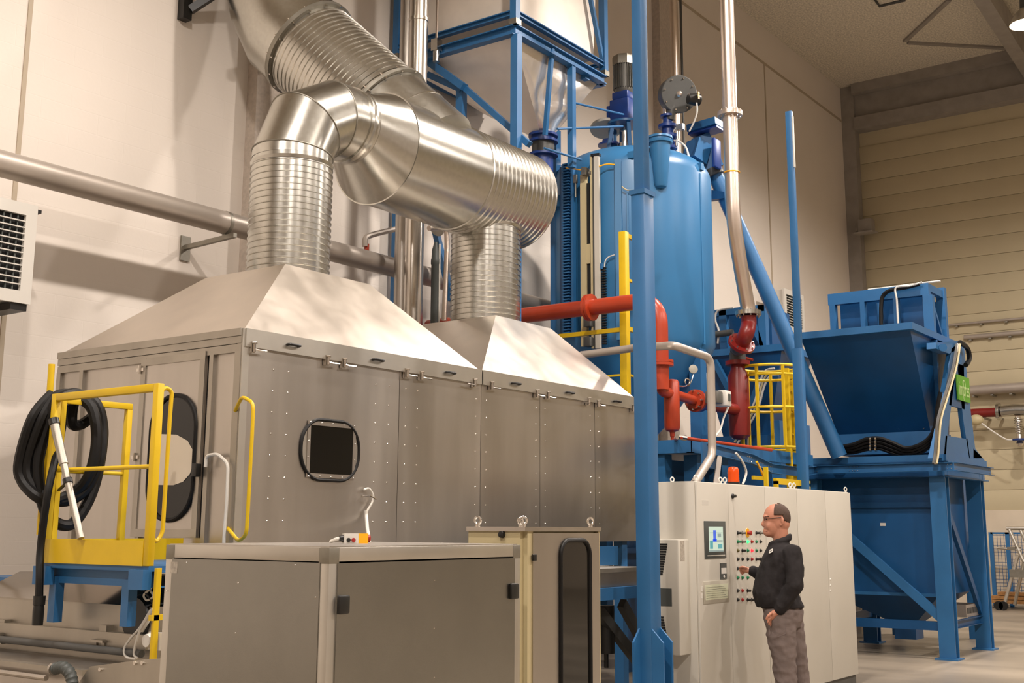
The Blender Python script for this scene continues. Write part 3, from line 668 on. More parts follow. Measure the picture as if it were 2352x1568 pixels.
# ---------------------------------------------------------------- blue columns
cx_, cy_ = 8.287, 4.685
ux, uy = 8.449, 4.80
T1 = thing('steel_column', 'tall blue steel column standing before the grey control cabinets', 'column', ((cx_+ux)/2, (cy_+uy)/2, 0))
zj = A(1480, 437, X=cx_).z
bx('shaft', (cx_, cy_, .03), (ux, uy+.01, zj), 'blue', T1, .006)
bx('joint_collar', (cx_-.012, cy_-.012, zj-.02), (ux+.012, uy+.02, zj+.02), 'blue', T1)
bx('slim_shaft', (cx_+.02, cy_+.012, zj), (ux-.035, uy-.01, ZC-.6), 'blue', T1, .006)
bx('base_plate', (cx_-.14, cy_-.14, 0), (ux+.14, uy+.14, .03), 'blue', T1)
zg = .82
def gus(p, d):
    d = V(d); p = V(p); s = d.cross(V((0, 0, 1)))*.008
    build('gusset', MB().prism([p-s+V((0, 0, .03)), p-s+d*.10+V((0, 0, .03)), p-s+d*.10+V((0, 0, zg-.10)), p-s+V((0, 0, zg))], s*2), MT['blue'], T1)
gus((cx_+.012, cy_, 0), (0, -1, 0)); gus((ux-.012, cy_, 0), (0, -1, 0)); gus((cx_, uy-.01, 0), (-1, 0, 0)); gus((ux, uy-.01, 0), (1, 0, 0))
px_, py_ = 13.02, 5.316
T2 = thing('slim_post', 'slim free-standing blue post between the ladder cage and the big hopper', 'post', (px_, py_, 0))
zj = 3.64
bx('shaft', (px_, py_, .02), (px_+.085, py_+.115, zj), 'blue', T2, .005)
bx('slim_shaft', (px_+.01, py_+.008, zj), (px_+.07, py_+.085, 6.53), 'blue', T2, .004)
bx('base_plate', (px_-.08, py_-.08, 0), (px_+.16, py_+.2, .02), 'blue', T2)
bx('light_strip', (px_+.02, py_-.006, A(1827, 385, Y=py_).z), (px_+.05, py_+.008, A(1822, 268, Y=py_).z), 'white', T2)
# ---------------------------------------------------------------- control cabinet row
KX0, KX1, KY, KD, KZ = 9.0, 12.54, 4.637, .50, 1.965
K2 = thing('control_cabinet', 'row of light grey control cabinets with touch panel and push buttons', 'cabinet', ((KX0+KX1)/2, KY+KD/2, 0))
bx('plinth', (KX0+.02, KY+.03, 0), (KX1-.01, KY+KD, .10), 'dgrey', K2)
bx('carcass', (KX0, KY+.022, .10), (KX1, KY+KD, KZ), 'grey', K2, .004)
ds = [KX0+.006, 9.590, 10.352, 11.092, 11.820, KX1-.004]
doors = [bx('door', (a+.003, KY, .105), (b-.003, KY+.020, KZ-.006), 'grey', K2, .003) for a, b in zip(ds, ds[1:])]
d1, d2, d5 = doors[0], doors[1], doors[4]
def rectY(px0, py0, px1, py1): 
    a, b = A(px0, py0, Y=KY), A(px1, py1, Y=KY); return a.x, b.x, b.z, a.z
# touch panel
x0, x1, z0, z1 = rectY(1616, 1196, 1666, 1281)
hp_ = bx('touch_panel', (x0, KY-.012, z0), (x1, KY, z1), 'slate', d1, .003)
MT['screen'] = mat('lit_screen', (168, 188, 176), .3, emit=.55)
MT['scr_blue'] = mat('screen_blue', (46, 84, 190), .3, emit=.6); MT['scr_teal'] = mat('screen_teal', (70, 140, 150), .3, emit=.5); MT['scr_grey'] = mat('screen_grey', (120, 140, 140), .3, emit=.5)
sx_0, sx_1, sz_0, sz_1 = x0+(x1-x0)*.17, x0+(x1-x0)*.85, z0+(z1-z0)*.18, z0+(z1-z0)*.85
sc_ = bx('screen', (sx_0, KY-.0135, sz_0), (sx_1, KY-.011, sz_1), 'screen', hp_)
def sr(u0, u1, v0, v1, m): 
    W_, H_ = sx_1-sx_0, sz_1-sz_0; build('screen_graphic', MB().box((sx_0+W_*u0, KY-.0142, sz_0+H_*v0), (sx_0+W_*u1, KY-.0132, sz_0+H_*v1)), MT[m], hp_)
for r in ((.30, .48, .42, .86, 'scr_blue'), (.26, .54, .40, .50, 'scr_blue'), (.05, .26, .12, .45, 'scr_teal'), (.60, .85, .58, .72, 'scr_grey'), (.62, .92, .12, .30, 'scr_teal'), (0, 1, .0, .07, 'scr_grey'), (.05, .95, .75, .765, 'scr_grey'), (.55, .95, .40, .46, 'scr_grey')): sr(*r)
build('panel_slot', MB().box((x0+.03, KY-.0135, z0+.02), (x1-.03, KY-.0115, z0+.028)), MT['grey'], hp_)
x0, x1, z0, z1 = rectY(1653, 1293, 1668, 1329)
cr = bx('card_reader', (x0, KY-.008, z0), (x1, KY, z1), 'slate', d1); bx('reader_window', (x0+.012, KY-.010, z0+.045), (x1-.01, KY-.007, z1-.04), 'white', cr); build('reader_key', MB().lathe(((x0+x1)/2, KY-.008, z0+.022), (0, -1, 0), [(0, .011), (.006, .010)], 14), MT['white'], cr)
x0, x1, z0, z1 = rectY(1614, 1335, 1674, 1381)
MT['doc'] = mat('document_frame_grey', (166, 160, 146), .5); df = bx('document_frame', (x0, KY-.008, z0), (x1, KY, z1), 'doc', d1, .002); MT['paper'] = mat('schematic_sheet', (196, 198, 172), .6)
bx('schematic_sheet', (x0+.03, KY-.0092, z0+.03), (x1-.03, KY-.0078, z1-.03), 'paper', df)
for i in range(6): bx('sheet_line', (x0+.04, KY-.0098, z0+.045+.017*i), (x1-.04-.03*(i % 3), KY-.0090, z0+.047+.017*i), 'slate', df)
x0, x1, z0, z1 = rectY(1612, 1148, 1627, 1160); bx('sticker', (x0, KY-.002, z0), (x1, KY+.001, z1), 'white', d1)
for y_ in (1352, 1368): c = A(1612, y_, Y=KY); build('door_lock', MB().box((c.x-.008, KY-.008, c.z-.02), (c.x+.008, KY, c.z+.02)), MT['white'], d1)
for y_ in (1330, 1344, 1356): c = A(1907, y_, Y=KY); build('door_lock', MB().lathe((c.x, KY, c.z), (0, -1, 0), [(0, .010), (.008, .009)], 10), MT['white'], d5)
c = A(1682, 1139, Y=KY); kb = build('rotary_knob', MB().lathe((c.x, KY, c.z), (0, -1, 0), [(0, .022), (.012, .02), (.014, .014), (.035, .013)], 16), MT['blackp'], d2)
# push buttons
cols = [1694, 1704.5, 1716.5, 1726, 1736.5, 1746]; rows = [1223.5, 1243.5, 1264, 1283.5, 1305, 1326, 1356, 1377]
spec = ['K k E . K k', 'G k L r g b', 'o K g R g b', 'b b b r K b', 'b b b . . .', 'g g g . . .', 'b r K . . .', 'b r K K . .']
proto = {}
MT['olive'] = mat('olive_button', (86, 78, 40), .4); MT['bez'] = mat('button_bezel', (120, 116, 108), .35, .6)
colmap = dict(K='blackp', k='bez', G='green_b', L='green_on', r='red_b', g='green_b', b='blackp', o='olive', R='red_on')
for r_, line in zip(rows, spec):
    for c_, ch in zip(cols, line.split()):
        if ch == '.': continue
        c = A(c_, r_, Y=KY); pos = V((c.x, KY, c.z))
        if ch == 'E':
            build('stop_plate', MB().lathe(pos, (0, -1, 0), [(0, .042), (.005, .040)], 20), MT['amber'], d2)
            build('stop_button', MB().lathe(pos+V((0, -.005, 0)), (0, -1, 0), [(0, .014), (.02, .014), (.022, .022), (.034, .02), (.038, .01)], 18), MT['red_b'], d2); continue
        if ch not in proto:
            dep = .034 if ch in 'KkG' else .016
            b_ = build('push_button', MB().lathe(pos, (0, -1, 0), [(0, .015), (.006, .015), (.007, .0115), (dep, .0105), (dep+.002, .006)], 14), MT[colmap[ch]], d2)
            proto[ch] = (b_, WORLD[b_.name]-pos)
        else: share(proto[ch][0], pos+proto[ch][1], d2)
        if 'tag' not in proto:
            g_ = build('button_tag', MB().box((c.x-.014, KY-.002, c.z+.02), (c.x+.014, KY, c.z+.031)), MT['white'], d2); proto['tag'] = (g_, WORLD[g_.name]-pos)
        else: share(proto['tag'][0], pos+proto['tag'][1], d2)
# lifting eyes and beacon on the roof of the row
for px, py, yy in ((1544, 1101, KY+.42), (1598, 1104, KY+.05), (1655, 1110, KY+.07), (1665, 1111, KY+.06), (1815, 1121, KY+.06), (1824, 1122, KY+.05), (1942, 1128, KY+.05)):
    eyebolt((AX(px, py, yy), yy, KZ), K2, r=.019, ax=(.35, .94, 0))
bc = V((AX(1685, 1110, KY+.2), KY+.2, KZ))
BE = thing('warning_beacon', 'orange warning beacon on top of the grey control cabinets', 'beacon', bc)
build('base', MB().lathe(bc, (0, 0, 1), [(0, .058), (.03, .058), (.03, .050)], 24), MT['blackp'], BE)
build('lens', MB().lathe(bc+V((0, 0, .03)), (0, 0, 1), [(0, .052), (.012, .054)]+[(.015+.012*i, .054-.002*(i % 2)) for i in range(8)]+[(.12, .050), (.135, .042), (.142, .02)], 24), MT['orange'], BE)
# cooling unit on the cabinet side
aX, aY0, aY1 = 8.82, 4.72, 5.06; az0, az1 = .575, 1.49
AC = thing('cooling_unit', 'light grey louvred cooling unit on the side of the control cabinet', 'cooler', (8.91, 4.9, az0))
bx('housing', (aX, aY0, az0), (KX0+.012, aY1, az1), 'grey', AC, .012)
bx('badge_band', (aX-.003, aY0+.07, A(1540, 1392, X=aX).z), (aX+.004, aY1-.05, A(1540, 1351, X=aX).z), 'slate', AC)
for (ya, yb, n) in ((1250, 1318, 13), (1418, 1490, 13)):
    m = MB(); za, zb2 = A(1530, ya, X=aX).z, A(1530, yb, X=aX).z
    for i in range(n):
        z = za+(zb2-za)*i/(n-1); f = i/(n-1) if ya == 1250 else 1-i/(n-1)
        m.box((aX-.004, aY0+.10+.05*f, z-.008), (aX+.004, aY1-.03, z+.008))
    build('louvre_slots', m, MT['dark'], AC, kind='stuff')
bx('rating_plate', (aX+.03, aY0-.002, A(1576, 1289, X=aX).z), (aX+.10, aY0+.001, A(1576, 1242, X=aX).z), 'label', AC)
# ---------------------------------------------------------------- the operator
pc0 = A(1796, 1300, Y=4.15); nv = V((pc0.x, pc0.y, 0)).normalized(); lat = nv.copy()
def P(px, py, off=0):
    d = _R*((px-CX)/F)-_U*((py-CY)/F)+_f
    t_ = nv.dot(pc0-CAM)/nv.dot(d); q = CAM+d*t_
    return CAM+(q-CAM)*(1-off/nv.dot(q-CAM))
from mathutils import noise as _nz
def vox(name, parts, m, parent, voxel=.007, smooth=6, wr=0, wf=(9, 9, 9), **kw):
    mb = MB()
    for p in parts: p(mb)
    me = bpy.data.meshes.new('tmp'); me.from_pydata(mb.v, [], mb.f)
    bm_ = bmesh.new(); bm_.from_mesh(me); bmesh.ops.recalc_face_normals(bm_, faces=bm_.faces[:]); bm_.to_mesh(me); bm_.free()
    ob = bpy.data.objects.new('tmp', me); C.objects.link(ob)
    md = ob.modifiers.new('r', 'REMESH'); md.mode = 'VOXEL'; md.voxel_size = voxel
    if smooth: ms = ob.modifiers.new('s', 'SMOOTH'); ms.factor = .5; ms.iterations = smooth
    dg = bpy.context.evaluated_depsgraph_get(); ev = ob.evaluated_get(dg).to_mesh()
    out = MB(); out.v = [tuple(v.co) for v in ev.vertices]
    if wr:
        out.v = []
        for v in ev.vertices:
            q = V((v.co.x*wf[0], v.co.y*wf[1], v.co.z*wf[2])); n1 = _nz.noise(q); n2 = _nz.noise(q*2.3+V((5, 1, 2)))
            out.v.append(tuple(v.co+v.normal*wr*((1-2*abs(n1))*.8+.5*n2-.4)))
    out.f = [tuple(p.vertices) for p in ev.polygons]
    bpy.data.objects.remove(ob); bpy.data.meshes.remove(me)
    return build(name, out, m, parent, ang=180, flip=False, **kw), out
def cap(p, q, r, r2=None):
    p, q = V(p), V(q); r2 = r if r2 is None else r2
    def f(mb):
        mb.cyl(p, q, r, r2, n=16); mb.ball(p, r, 12); mb.ball(q, r2, 12)
    return f
def chain(pts, rs):
    fs = [cap(pts[i], pts[i+1], rs[i], rs[i+1]) for i in range(len(pts)-1)]
    return lambda mb: [f(mb) for f in fs]
def ell(c, rf, rl, rz, tilt=0):
    # semi-axes: facing direction, across the view, upright
    c = V(c); fw = V((nv.y*-1, nv.x, 0))
    def f(mb):
        n = 18; rings = []
        for i in range(1, n):
            t_ = pi*i/n; ring_ = []
            for k in range(20):
                u = fw*(rf*sin(t_)*cos(2*pi*k/20))+nv*(rl*sin(t_)*sin(2*pi*k/20)); z = -rz*cos(t_)
                ring_.append(c+u+V((0, 0, z))+fw*(z*tilt))
            rings.append(ring_)
        mb.loft(rings)
    return f
fw = V((-nv.y, nv.x, 0))
def torso(levels):
    def f(mb):
        rings = []
        for y, fr_, bk, hl in levels:
            a, b = P(fr_, y), P(bk, y); c = (a+b)/2; h = (a-b).length/2
            rings.append([c+fw*h*cos(2*pi*k/28)*1.0+nv*hl*sin(2*pi*k/28) for k in range(28)])
        mb.loft(rings)
    return f
base = P(1815, 1300); base.z = 0
M_ = thing('person', 'person in black fleece and grey work trousers pressing a button on the cabinet', 'person', base)
zf0 = 0.0
def foot(px): q = P(px, 1400); return q
nearA = P(1812, 1612, .09); farA = P(1842, 1600, -.10); nearA.z = .09; farA.z = .09
kneeN, kneeF = P(1801, 1512, .10), P(1827, 1505, -.09)
hipN, hipF = P(1792, 1412, .085), P(1806, 1412, -.085)
shN, shF = P(1817, 1272, .185), P(1803, 1270, -.185)
elN, elF = P(1826, 1345, .245), P(1768, 1332, -.235)
wrN, wrF = P(1788, 1402, .205), P(1726, 1311, -.225)
hdc = P(1783, 1192)
# right hand pinching the knob, left hand relaxed
palmF = P(1716, 1309, -.235); palmN = P(1777, 1410, .20)
def fingers_right():
    out = [cap(wrF, palmF, .024, .026), cap(palmF, P(1709, 1307, -.24), .026, .022)]
    tips = [(1699, 1305, -.235), (1699, 1310, -.25), (1701, 1315, -.26), (1705, 1318, -.265)]
    for i, (x, y, o) in enumerate(tips):
        b_ = P(1709, 1303+4*i, -.23-.012*i); mid_ = P((1709+x)/2-2, (1303+4*i+y)/2-2, (o-.23-.012*i)/2-.01); out.append(chain([b_, mid_, P(x, y, o)], [.0098, .0088, .0078]))
    out.append(chain([P(1714, 1304, -.21), P(1706, 1301, -.20), P(1699, 1303, -.225)], [.012, .010, .0085]))
    return out
def fingers_left():
    out = [cap(wrN, palmN, .026, .030), cap(palmN, P(1773, 1417, .20), .028, .022)]
    for i, (x, y, o) in enumerate([(1763, 1429, .235), (1766, 1434, .215), (1770, 1436, .195), (1775, 1434, .175)]):
        b_ = P(1769+1.6*i, 1419, .225-.016*i); mid_ = P((1769+1.6*i+x)/2-1.2, (1419+y)/2, (.225-.016*i+o)/2)
        out.append(chain([b_, mid_, P(x, y, o)], [.0100, .0092, .0078]))
    out.append(chain([P(1771, 1408, .235), P(1764, 1414, .245), P(1760, 1421, .240)], [.0125, .0105, .0085]))
    return out
face = [ell(P(1784, 1186), .108, .079, .108), ell(P(1777, 1206), .085, .068, .105), ell(P(1767, 1222), .052, .050, .040), ell(P(1790, 1200), .088, .076, .085),
        chain([P(1757, 1190), P(1751.5, 1204), P(1754, 1207)], [.010, .014, .012]), ell(P(1760, 1186), .030, .062, .018), ell(P(1755.5, 1217), .012, .026, .007), ell(P(1757, 1222), .012, .024, .008),
        ell(P(1766, 1207, .045), .028, .022, .035), ell(P(1766, 1207, -.045), .028, .022, .035),
        ell(P(1797, 1196, .078), .014, .012, .034), ell(P(1797, 1196, -.078), .014, .012, .034), ell(P(1794, 1205, .075), .010, .010, .012), ell(P(1794, 1205, -.075), .010, .010, .012)]
neck = [chain([P(1791, 1212), P(1795, 1248)], [.064, .064])]
core = [torso([(1245, 1778, 1812, .08), (1270, 1765, 1830, .16), (1310, 1752, 1838, .17), (1360, 1745, 1832, .17), (1405, 1765, 1838, .17)]),
        chain([shN, elN, wrN], [.055, .045, .028]), chain([shF, elF, wrF], [.055, .045, .028]),
        chain([hipN, kneeN, nearA], [.085, .06, .045]), chain([hipF, kneeF, farA], [.085, .06, .045]),
        chain([nearA, nearA+fw*.16-V((0, 0, .05))], [.045, .035]), chain([farA, farA+fw*.16-V((0, 0, .05))], [.045, .035])]
body, bm_out = vox('body', face+neck+core+fingers_right()+fingers_left(), MT['skin'], M_, .0055, 3)
jk = [torso([(1240, 1777, 1811, .082), (1247, 1770, 1815, .10), (1255, 1764, 1822, .155), (1266, 1757, 1833, .20), (1282, 1750, 1842, .215), (1302, 1743, 1846, .215), (1322, 1736, 1846, .215), (1342, 1731, 1839, .215), (1360, 1729, 1833, .215), (1378, 1732, 1841, .215), (1386, 1735, 1845, .212), (1394, 1738, 1848, .205)]),
      chain([shN-fw*.01, elN, P(1791, 1399, .208)], [.082, .070, .050]), chain([shF, elF, P(1731, 1311, -.228)], [.080, .068, .046]),
      lambda mb: mb.torus(P(1792, 1243), (P(1782, 1215)-P(1793, 1246)), .083, .020, 24, 8), lambda mb: mb.torus(P(1796, 1237), (P(1779, 1215)-P(1793, 1246)), .076, .012, 24, 8)]
jacket, jm = vox('jacket', jk, MT['jacket'], body, .008, 4, wr=.010, wf=(9, 9, 6))
def legshape(h, k_, a, dx): return chain([h, (h+k_)/2+fw*.005, k_, (k_+a)/2, a+V((0, 0, .02))], [.135, .118, .096, .088, .084])
tr = [torso([(1385, 1742, 1840, .185), (1400, 1752, 1845, .19), (1420, 1755, 1844, .185), (1440, 1762, 1838, .17)]), legshape(hipN, kneeN, nearA, 0), legshape(hipF, kneeF, farA, 0)]
trs, tm = vox('trousers', tr, MT['trousers'], body, .008, 4, wr=.012, wf=(8, 8, 11))
for nm, a in (('shoe', nearA), ('shoe', farA)):
    vox(nm, [chain([V((a.x, a.y, .055))-fw*.04, V((a.x, a.y, .05))+fw*.10, V((a.x, a.y, .042))+fw*.20], [.052, .048, .040])], MT['blackp'], body, .01, 4)
# short hair round the back and sides of the head
def hair(mb):
    n = 26; pts = {}; c = P(1784, 1186); c2 = P(1789, 1198)
    grid = []
    for i in range(n+1):
        th = pi*.02+pi*.72*i/n; row = []
        for k in range(n+1):
            ph_ = radians(78)+radians(204)*k/n
            row.append(c+fw*(.1115*sin(th)*cos(ph_))+nv*(.0825*sin(th)*sin(ph_))+V((0, 0, .1105*cos(th)))-fw*(.012*max(0, -cos(th)) ))
        grid.append(row)
    vs_ = [p for r in grid for p in r]; fs_ = []
    for i in range(n):
        for k in range(n):
            th = .02+.72*(i+.5)/n; ph_ = 78+204*(k+.5)/n; off = abs(ph_-180)/102
            if th < .13 and off > .25: continue
            if th > .46 and off > .62: continue
            if th > .60 and off > .45: continue
            fs_.append((i*(n+1)+k, i*(n+1)+k+1, (i+1)*(n+1)+k+1, (i+1)*(n+1)+k))
    mb.add(vs_, fs_)
mh = MB(); hair(mh); hr = build('hair', mh, MT['hair'], body, ang=180)
sd_ = hr.modifiers.new('thick', 'SOLIDIFY'); sd_.thickness = .006; sd_.offset = 0
# glasses
gl = MB(); e = lambda px, py, o: P(px, py, o)
for o in (.032, -.032):
    gl.tube([P(1755.5, 1190.5, o)+nv*(.024*cos(a_)*1)+V((0, 0, .014*sin(a_)))-V((0, 0, .004)) for a_ in [2*pi*k/16 for k in range(16)]], .0018, 5, closed=True)
for o in (1, -1): gl.tube([P(1755.5, 1189, .058*o), P(1775, 1190, .079*o), P(1795, 1187, .086*o)], .0026, 6)
gl.tube([P(1755, 1190, .010), P(1754, 1189, 0), P(1755, 1190, -.010)], .002, 5)
build('glasses', gl, MT['blackp'], body)
from mathutils.bvhtree import BVHTree
bv = BVHTree.FromPolygons([V(v) for v in jm.v], jm.f)
def cast(px, py):
    d = (_R*((px-CX)/F)-_U*((py-CY)/F)+_f).normalized(); h = bv.ray_cast(CAM, d); return h[0], h[1]
bvb = BVHTree.FromPolygons([V(v) for v in bm_out.v], bm_out.f)
def castb(px, py):
    d = (_R*((px-CX)/F)-_U*((py-CY)/F)+_f).normalized(); return bvb.ray_cast(CAM, d)[0]
MT['lip'] = mat('lip_line', (112, 58, 50), .6)
for nm, pts_, r_, mm in (('eyebrow', [(1757, 1186.5), (1761, 1185), (1767, 1186)], .0035, 'hair'), ('mouth', [(1754.5, 1219.5), (1758, 1219.5), (1763, 1221)], .0022, 'lip'), ('eye', [(1759.5, 1192), (1762.5, 1192)], .0042, 'dark'), ('nostril', [(1754.5, 1208.5), (1756, 1208.5)], .0022, 'lip')):
    hp_ = [castb(*p) for p in pts_]
    if all(h is not None for h in hp_): build(nm, MB().tube(hp_, r_, 6), MT[mm], body)
qs = [cast(x, y)[0] for x, y in ((1768, 1262), (1775, 1259), (1774.5, 1267), (1766, 1271))]
if all(q is not None for q in qs):
    lg = build('chest_logo', MB().prism([q-nv*.013 for q in qs], nv*.012), MT['white'], jacket)
    a, b, c_, d_ = [q-nv*.0145 for q in qs]
    build('logo_mark', MB().prism([a.lerp(d_, .35)+(b-a)*.15, a.lerp(d_, .35)+(b-a)*.75, a.lerp(d_, .6)+(b-a)*.75, a.lerp(d_, .6)+(b-a)*.15], nv*.003), MT['slate'], jacket)
# flap pocket on the trousers
bv = BVHTree.FromPolygons([V(v) for v in tm.v], tm.f)
fl_ = [cast(x, y)[0] for x, y in ((1766, 1444), (1805, 1440), (1806, 1455), (1786, 1463), (1767, 1458))]
if all(q is not None for q in fl_): build('pocket_flap', MB().prism([q-nv*.004 for q in fl_], nv*.006), MT['trousers'], trs)
# ---------------------------------------------------------------- services on the block wall
py = YA-.62
pz = (A(280, 420, Y=py).z+A(280, 478, Y=py).z)/2; pr_ = abs(A(280, 420, Y=py).z-A(280, 478, Y=py).z)/2*.97
W1 = thing('wall_pipe', 'thick grey insulated pipe running along the block wall', 'pipe', (8, py, pz))
build('pipe', MB().cyl((-2, py, pz), (14.0, py, pz), pr_, n=28), MT['pipe_grey'], W1)
for xx in (AX(515, 560, py), 1.6, 12.5):
    build('bracket_arm', MB().beam((xx, YA, pz-pr_-.06), (xx, py-.16, pz-pr_-.035), .045, .045), MT['galv_dull'], W1)
    build('bracket_plate', MB().box((xx-.06, YA-.02, pz-pr_-.20), (xx+.06, YA, pz-pr_+.06)), MT['galv_dull'], W1)
    build('pipe_clamp', MB().lathe((xx-.02, py, pz), (1, 0, 0), [(0, pr_+.004), (.04, pr_+.004)], 24).box((xx-.015, py-.02, pz-pr_-.05), (xx+.015, py+.02, pz-pr_)), MT['galv_dull'], W1)
# fan heater units with louvred fronts
def heater(x0, x1, z0, z1, y, label, nx, nz):
    H_ = thing('fan_heater', label, 'heater', ((x0+x1)/2, y+.2, z0))
    bx('casing', (x0, y+.02, z0), (x1, YA-.25, z1), 'white', H_)
    fw_ = .085
    for a, b in (((x0-.02, z0-.02), (x1+.02, z0+fw_)), ((x0-.02, z1-fw_), (x1+.02, z1+.02)), ((x0-.02, z0+fw_), (x0+fw_, z1-fw_)), ((x1-fw_, z0+fw_), (x1+.02, z1-fw_))):
        bx('grille_frame', (a[0], y-.02, a[1]), (b[0], y+.02, b[1]), 'white', H_)
    bx('core', (x0+fw_, y+.015, z0+fw_), (x1-fw_, y+.021, z1-fw_), 'dark', H_)
    xs_ = [x0+fw_+(x1-x0-2*fw_)*i/nx for i in range(1, nx)]
    for x in xs_: bx('vertical_blade', (x-.006, y-.004, z0+fw_), (x+.006, y+.014, z1-fw_), 'slate', H_)
    l0 = None
    for i in range(1, nz):
        z = z0+fw_+(z1-z0-2*fw_)*i/nz
        if l0 is None: l0 = build('louvre', MB().box((x0+fw_, y-.018, z-.004), (x1-fw_, y-.005, z+.006)), MT['white'], H_); b0_ = WORLD[l0.name].z-z
        else: share(l0, V((WORLD[l0.name].x, WORLD[l0.name].y, z+b0_)), H_)
    bx('wall_bracket', (x0+.1, y+.05, z0-.07), (x0+.2, YA, z0), 'blackp', H_); bx('wall_bracket', (x1-.15, y+.0, z0-.08), (x1+.0, YA, z0-.02), 'blackp', H_)
    bx('hanger_plate', (x1-.02, y+.02, z1-.03), (x1+.08, y+.10, z1), 'blackp', H_)
hy = YA-.62
a = A(80, 478, Y=hy); b = A(62, 694, Y=hy)
heater(a.x-.95, (a.x+b.x)/2, b.z, a.z, hy, 'white fan heater with louvred grille at the left picture edge', 12, 12)
a = A(1800, 675, Y=hy); b = A(1850, 770, Y=hy)
heater(a.x, a.x+.95, b.z, a.z+.1, hy, 'white fan heater on the back wall beside the slim blue post', 12, 12)
# bracket with strut at the top left
br_ = thing('wall_console', 'black steel wall console high above the grey pipe', 'bracket', A(425, 45, Y=YA-.05))
q0 = A(424, 45, Y=YA-.06)
bx('upright', (q0.x-.05, YA-.10, q0.z), (q0.x+.06, YA, q0.z+2.2), 'blackp', br_)
build('strut', MB().beam((q0.x+.05, YA-.08, q0.z+.12), (q0.x+1.0, YA-.9, q0.z+1.2), .08, .08), MT['blackp'], br_)
build('arm', MB().beam((q0.x, YA-.05, q0.z+1.25), (q0.x+1.05, YA-.95, q0.z+1.25), .08, .10), MT['blackp'], br_)
c = A(590, 118, Y=YA-.1); 
CL = thing('duct_clamp_arm', 'short dark arm clamping the duct to the concrete pillar', 'bracket', (9.0, YA-.3, c.z)); bx('arm', (8.85, YA-.62, c.z-.05), (8.95, YA-.16, c.z+.05), 'blackp', CL); bx('foot_plate', (8.82, YA-.18, c.z-.12), (9.0, YA-.155, c.z+.12), 'blackp', CL)
# thin branch pipe with red valve on the wall
BP = thing('branch_pipe', 'thin grey branch pipe with a red valve above the wall pipe', 'pipe', A(840, 570, Y=YA-.5))
build('pipe', MB().tube([A(925, 522, Y=YA-.5), A(858, 538, Y=YA-.5), A(838, 545, Y=YA-.5), A(838, 566, Y=YA-.5)], .034, 10, .10), MT['pipe_grey'], BP)
c = A(841, 568, Y=YA-.5); build('valve', MB().cyl(c-V((0, 0, .03)), c+V((0, 0, .03)), .022, n=10).box(c+V((.02, -.01, -.05)), c+V((.04, .01, .05))), MT['red'], BP)
# steel flues in front of the wall
def vpipe(name, label, px, py_, Y, r, z0, z1, m, rings_=()):
    x = AX(px, py_, Y); t_ = thing(name, label, 'pipe', (x, Y, z0)); build('tube', MB().cyl((x, Y, z0), (x, Y, z1), r, n=28), MT[m], t_)
    for ry in rings_:
        z = A(px, ry, Y=Y).z; build('joint_ring', MB().lathe((x, Y, z-.02), (0, 0, 1), [(0, r), (.0, r+.012), (.035, r+.012), (.04, r)], 28), MT[m], t_)
    return t_, x
vpipe('steel_flue', 'shiny vertical steel flue beside the silver fabric silo', 960, 150, 8.55, .108, 0, ZC, 'chrome', (46,))
vpipe('steel_flue', 'dull steel flue half hidden behind the shiny flue', 936, 150, 8.9, .10, 0, ZC, 'steel')
FL = thing('filter_stack', 'slim pressure cylinder and bent copper tube behind the ventilation duct', 'pipework', A(998, 735, Y=8.9))
build('cylinder', MB().lathe(A(998, 745, Y=8.9), (0, 0, 1), [(0, .05), (.72, .05), (.73, .056), (.78, .056), (.80, .05), (.90, .045), (1.0, .02)], 18), MT['slate'], FL)
build('sight_glass', MB().cyl(A(1008, 740, Y=8.85), A(1010, 560, Y=8.85), .012, n=10), MT['white'], FL)
build('bent_tube', MB().tube([A(985, 524, Y=8.8), A(1025, 522, Y=8.8), A(1027, 560, Y=8.8), A(1020, 735, Y=8.8)], .032, 12, .12), MT['copper'], FL)
build('duct_stub', MB().cyl(A(1003, 528, Y=8.95), A(1028, 500, Y=8.95), .09, n=18), MT['galv'], FL)
# ---------------------------------------------------------------- silver fabric silo in its blue frame
SX0, SX1, SY0, SY1 = 10.84, 12.86, 7.85, 9.72
ZR = 7.42
SI = thing('fabric_silo', 'silver fabric silo hanging in a blue steel frame', 'silo', ((SX0+SX1)/2, (SY0+SY1)/2, 0))
def rect_ring(z, h, w_, mm, name, o=0):
    for p, q in (((SX0-o, SY0-o), (SX1+o, SY0-o)), ((SX0-o, SY1+o), (SX1+o, SY1+o)), ((SX0-o, SY0-o), (SX0-o, SY1+o)), ((SX1+o, SY0-o), (SX1+o, SY1+o))):
        build(name, MB().hbeam((p[0], p[1], z), (q[0], q[1], z), w_, h), MT[mm], SI)
rect_ring(ZR, .12, .10, 'blue', 'ring_beam')
rect_ring(ZR+.22, .07, .07, 'blue', 'slim_ring_beam')
for xx, yy in ((SX0, SY0), (SX1, SY0), (SX0, SY1), (SX1, SY1)):
    bx('post', (xx-.045, yy-.045, ZR+.06), (xx+.045, yy+.045, ZC-.2), 'blue', SI)
    build('load_cell', MB().box((xx-.055, yy-.055, ZR+.06), (xx+.055, yy+.055, ZR+.13)), MT['galv_dull'], SI)
build('brace', MB().beam((SX1, SY0, ZR+.2), (SX1-.9, SY0, ZR+2.6), .05, .05), MT['blue'], SI)
build('brace', MB().beam((SX0, SY1, ZR+.2), (SX0, SY1-.9, ZR+1.8), .05, .05), MT['blue'], SI)
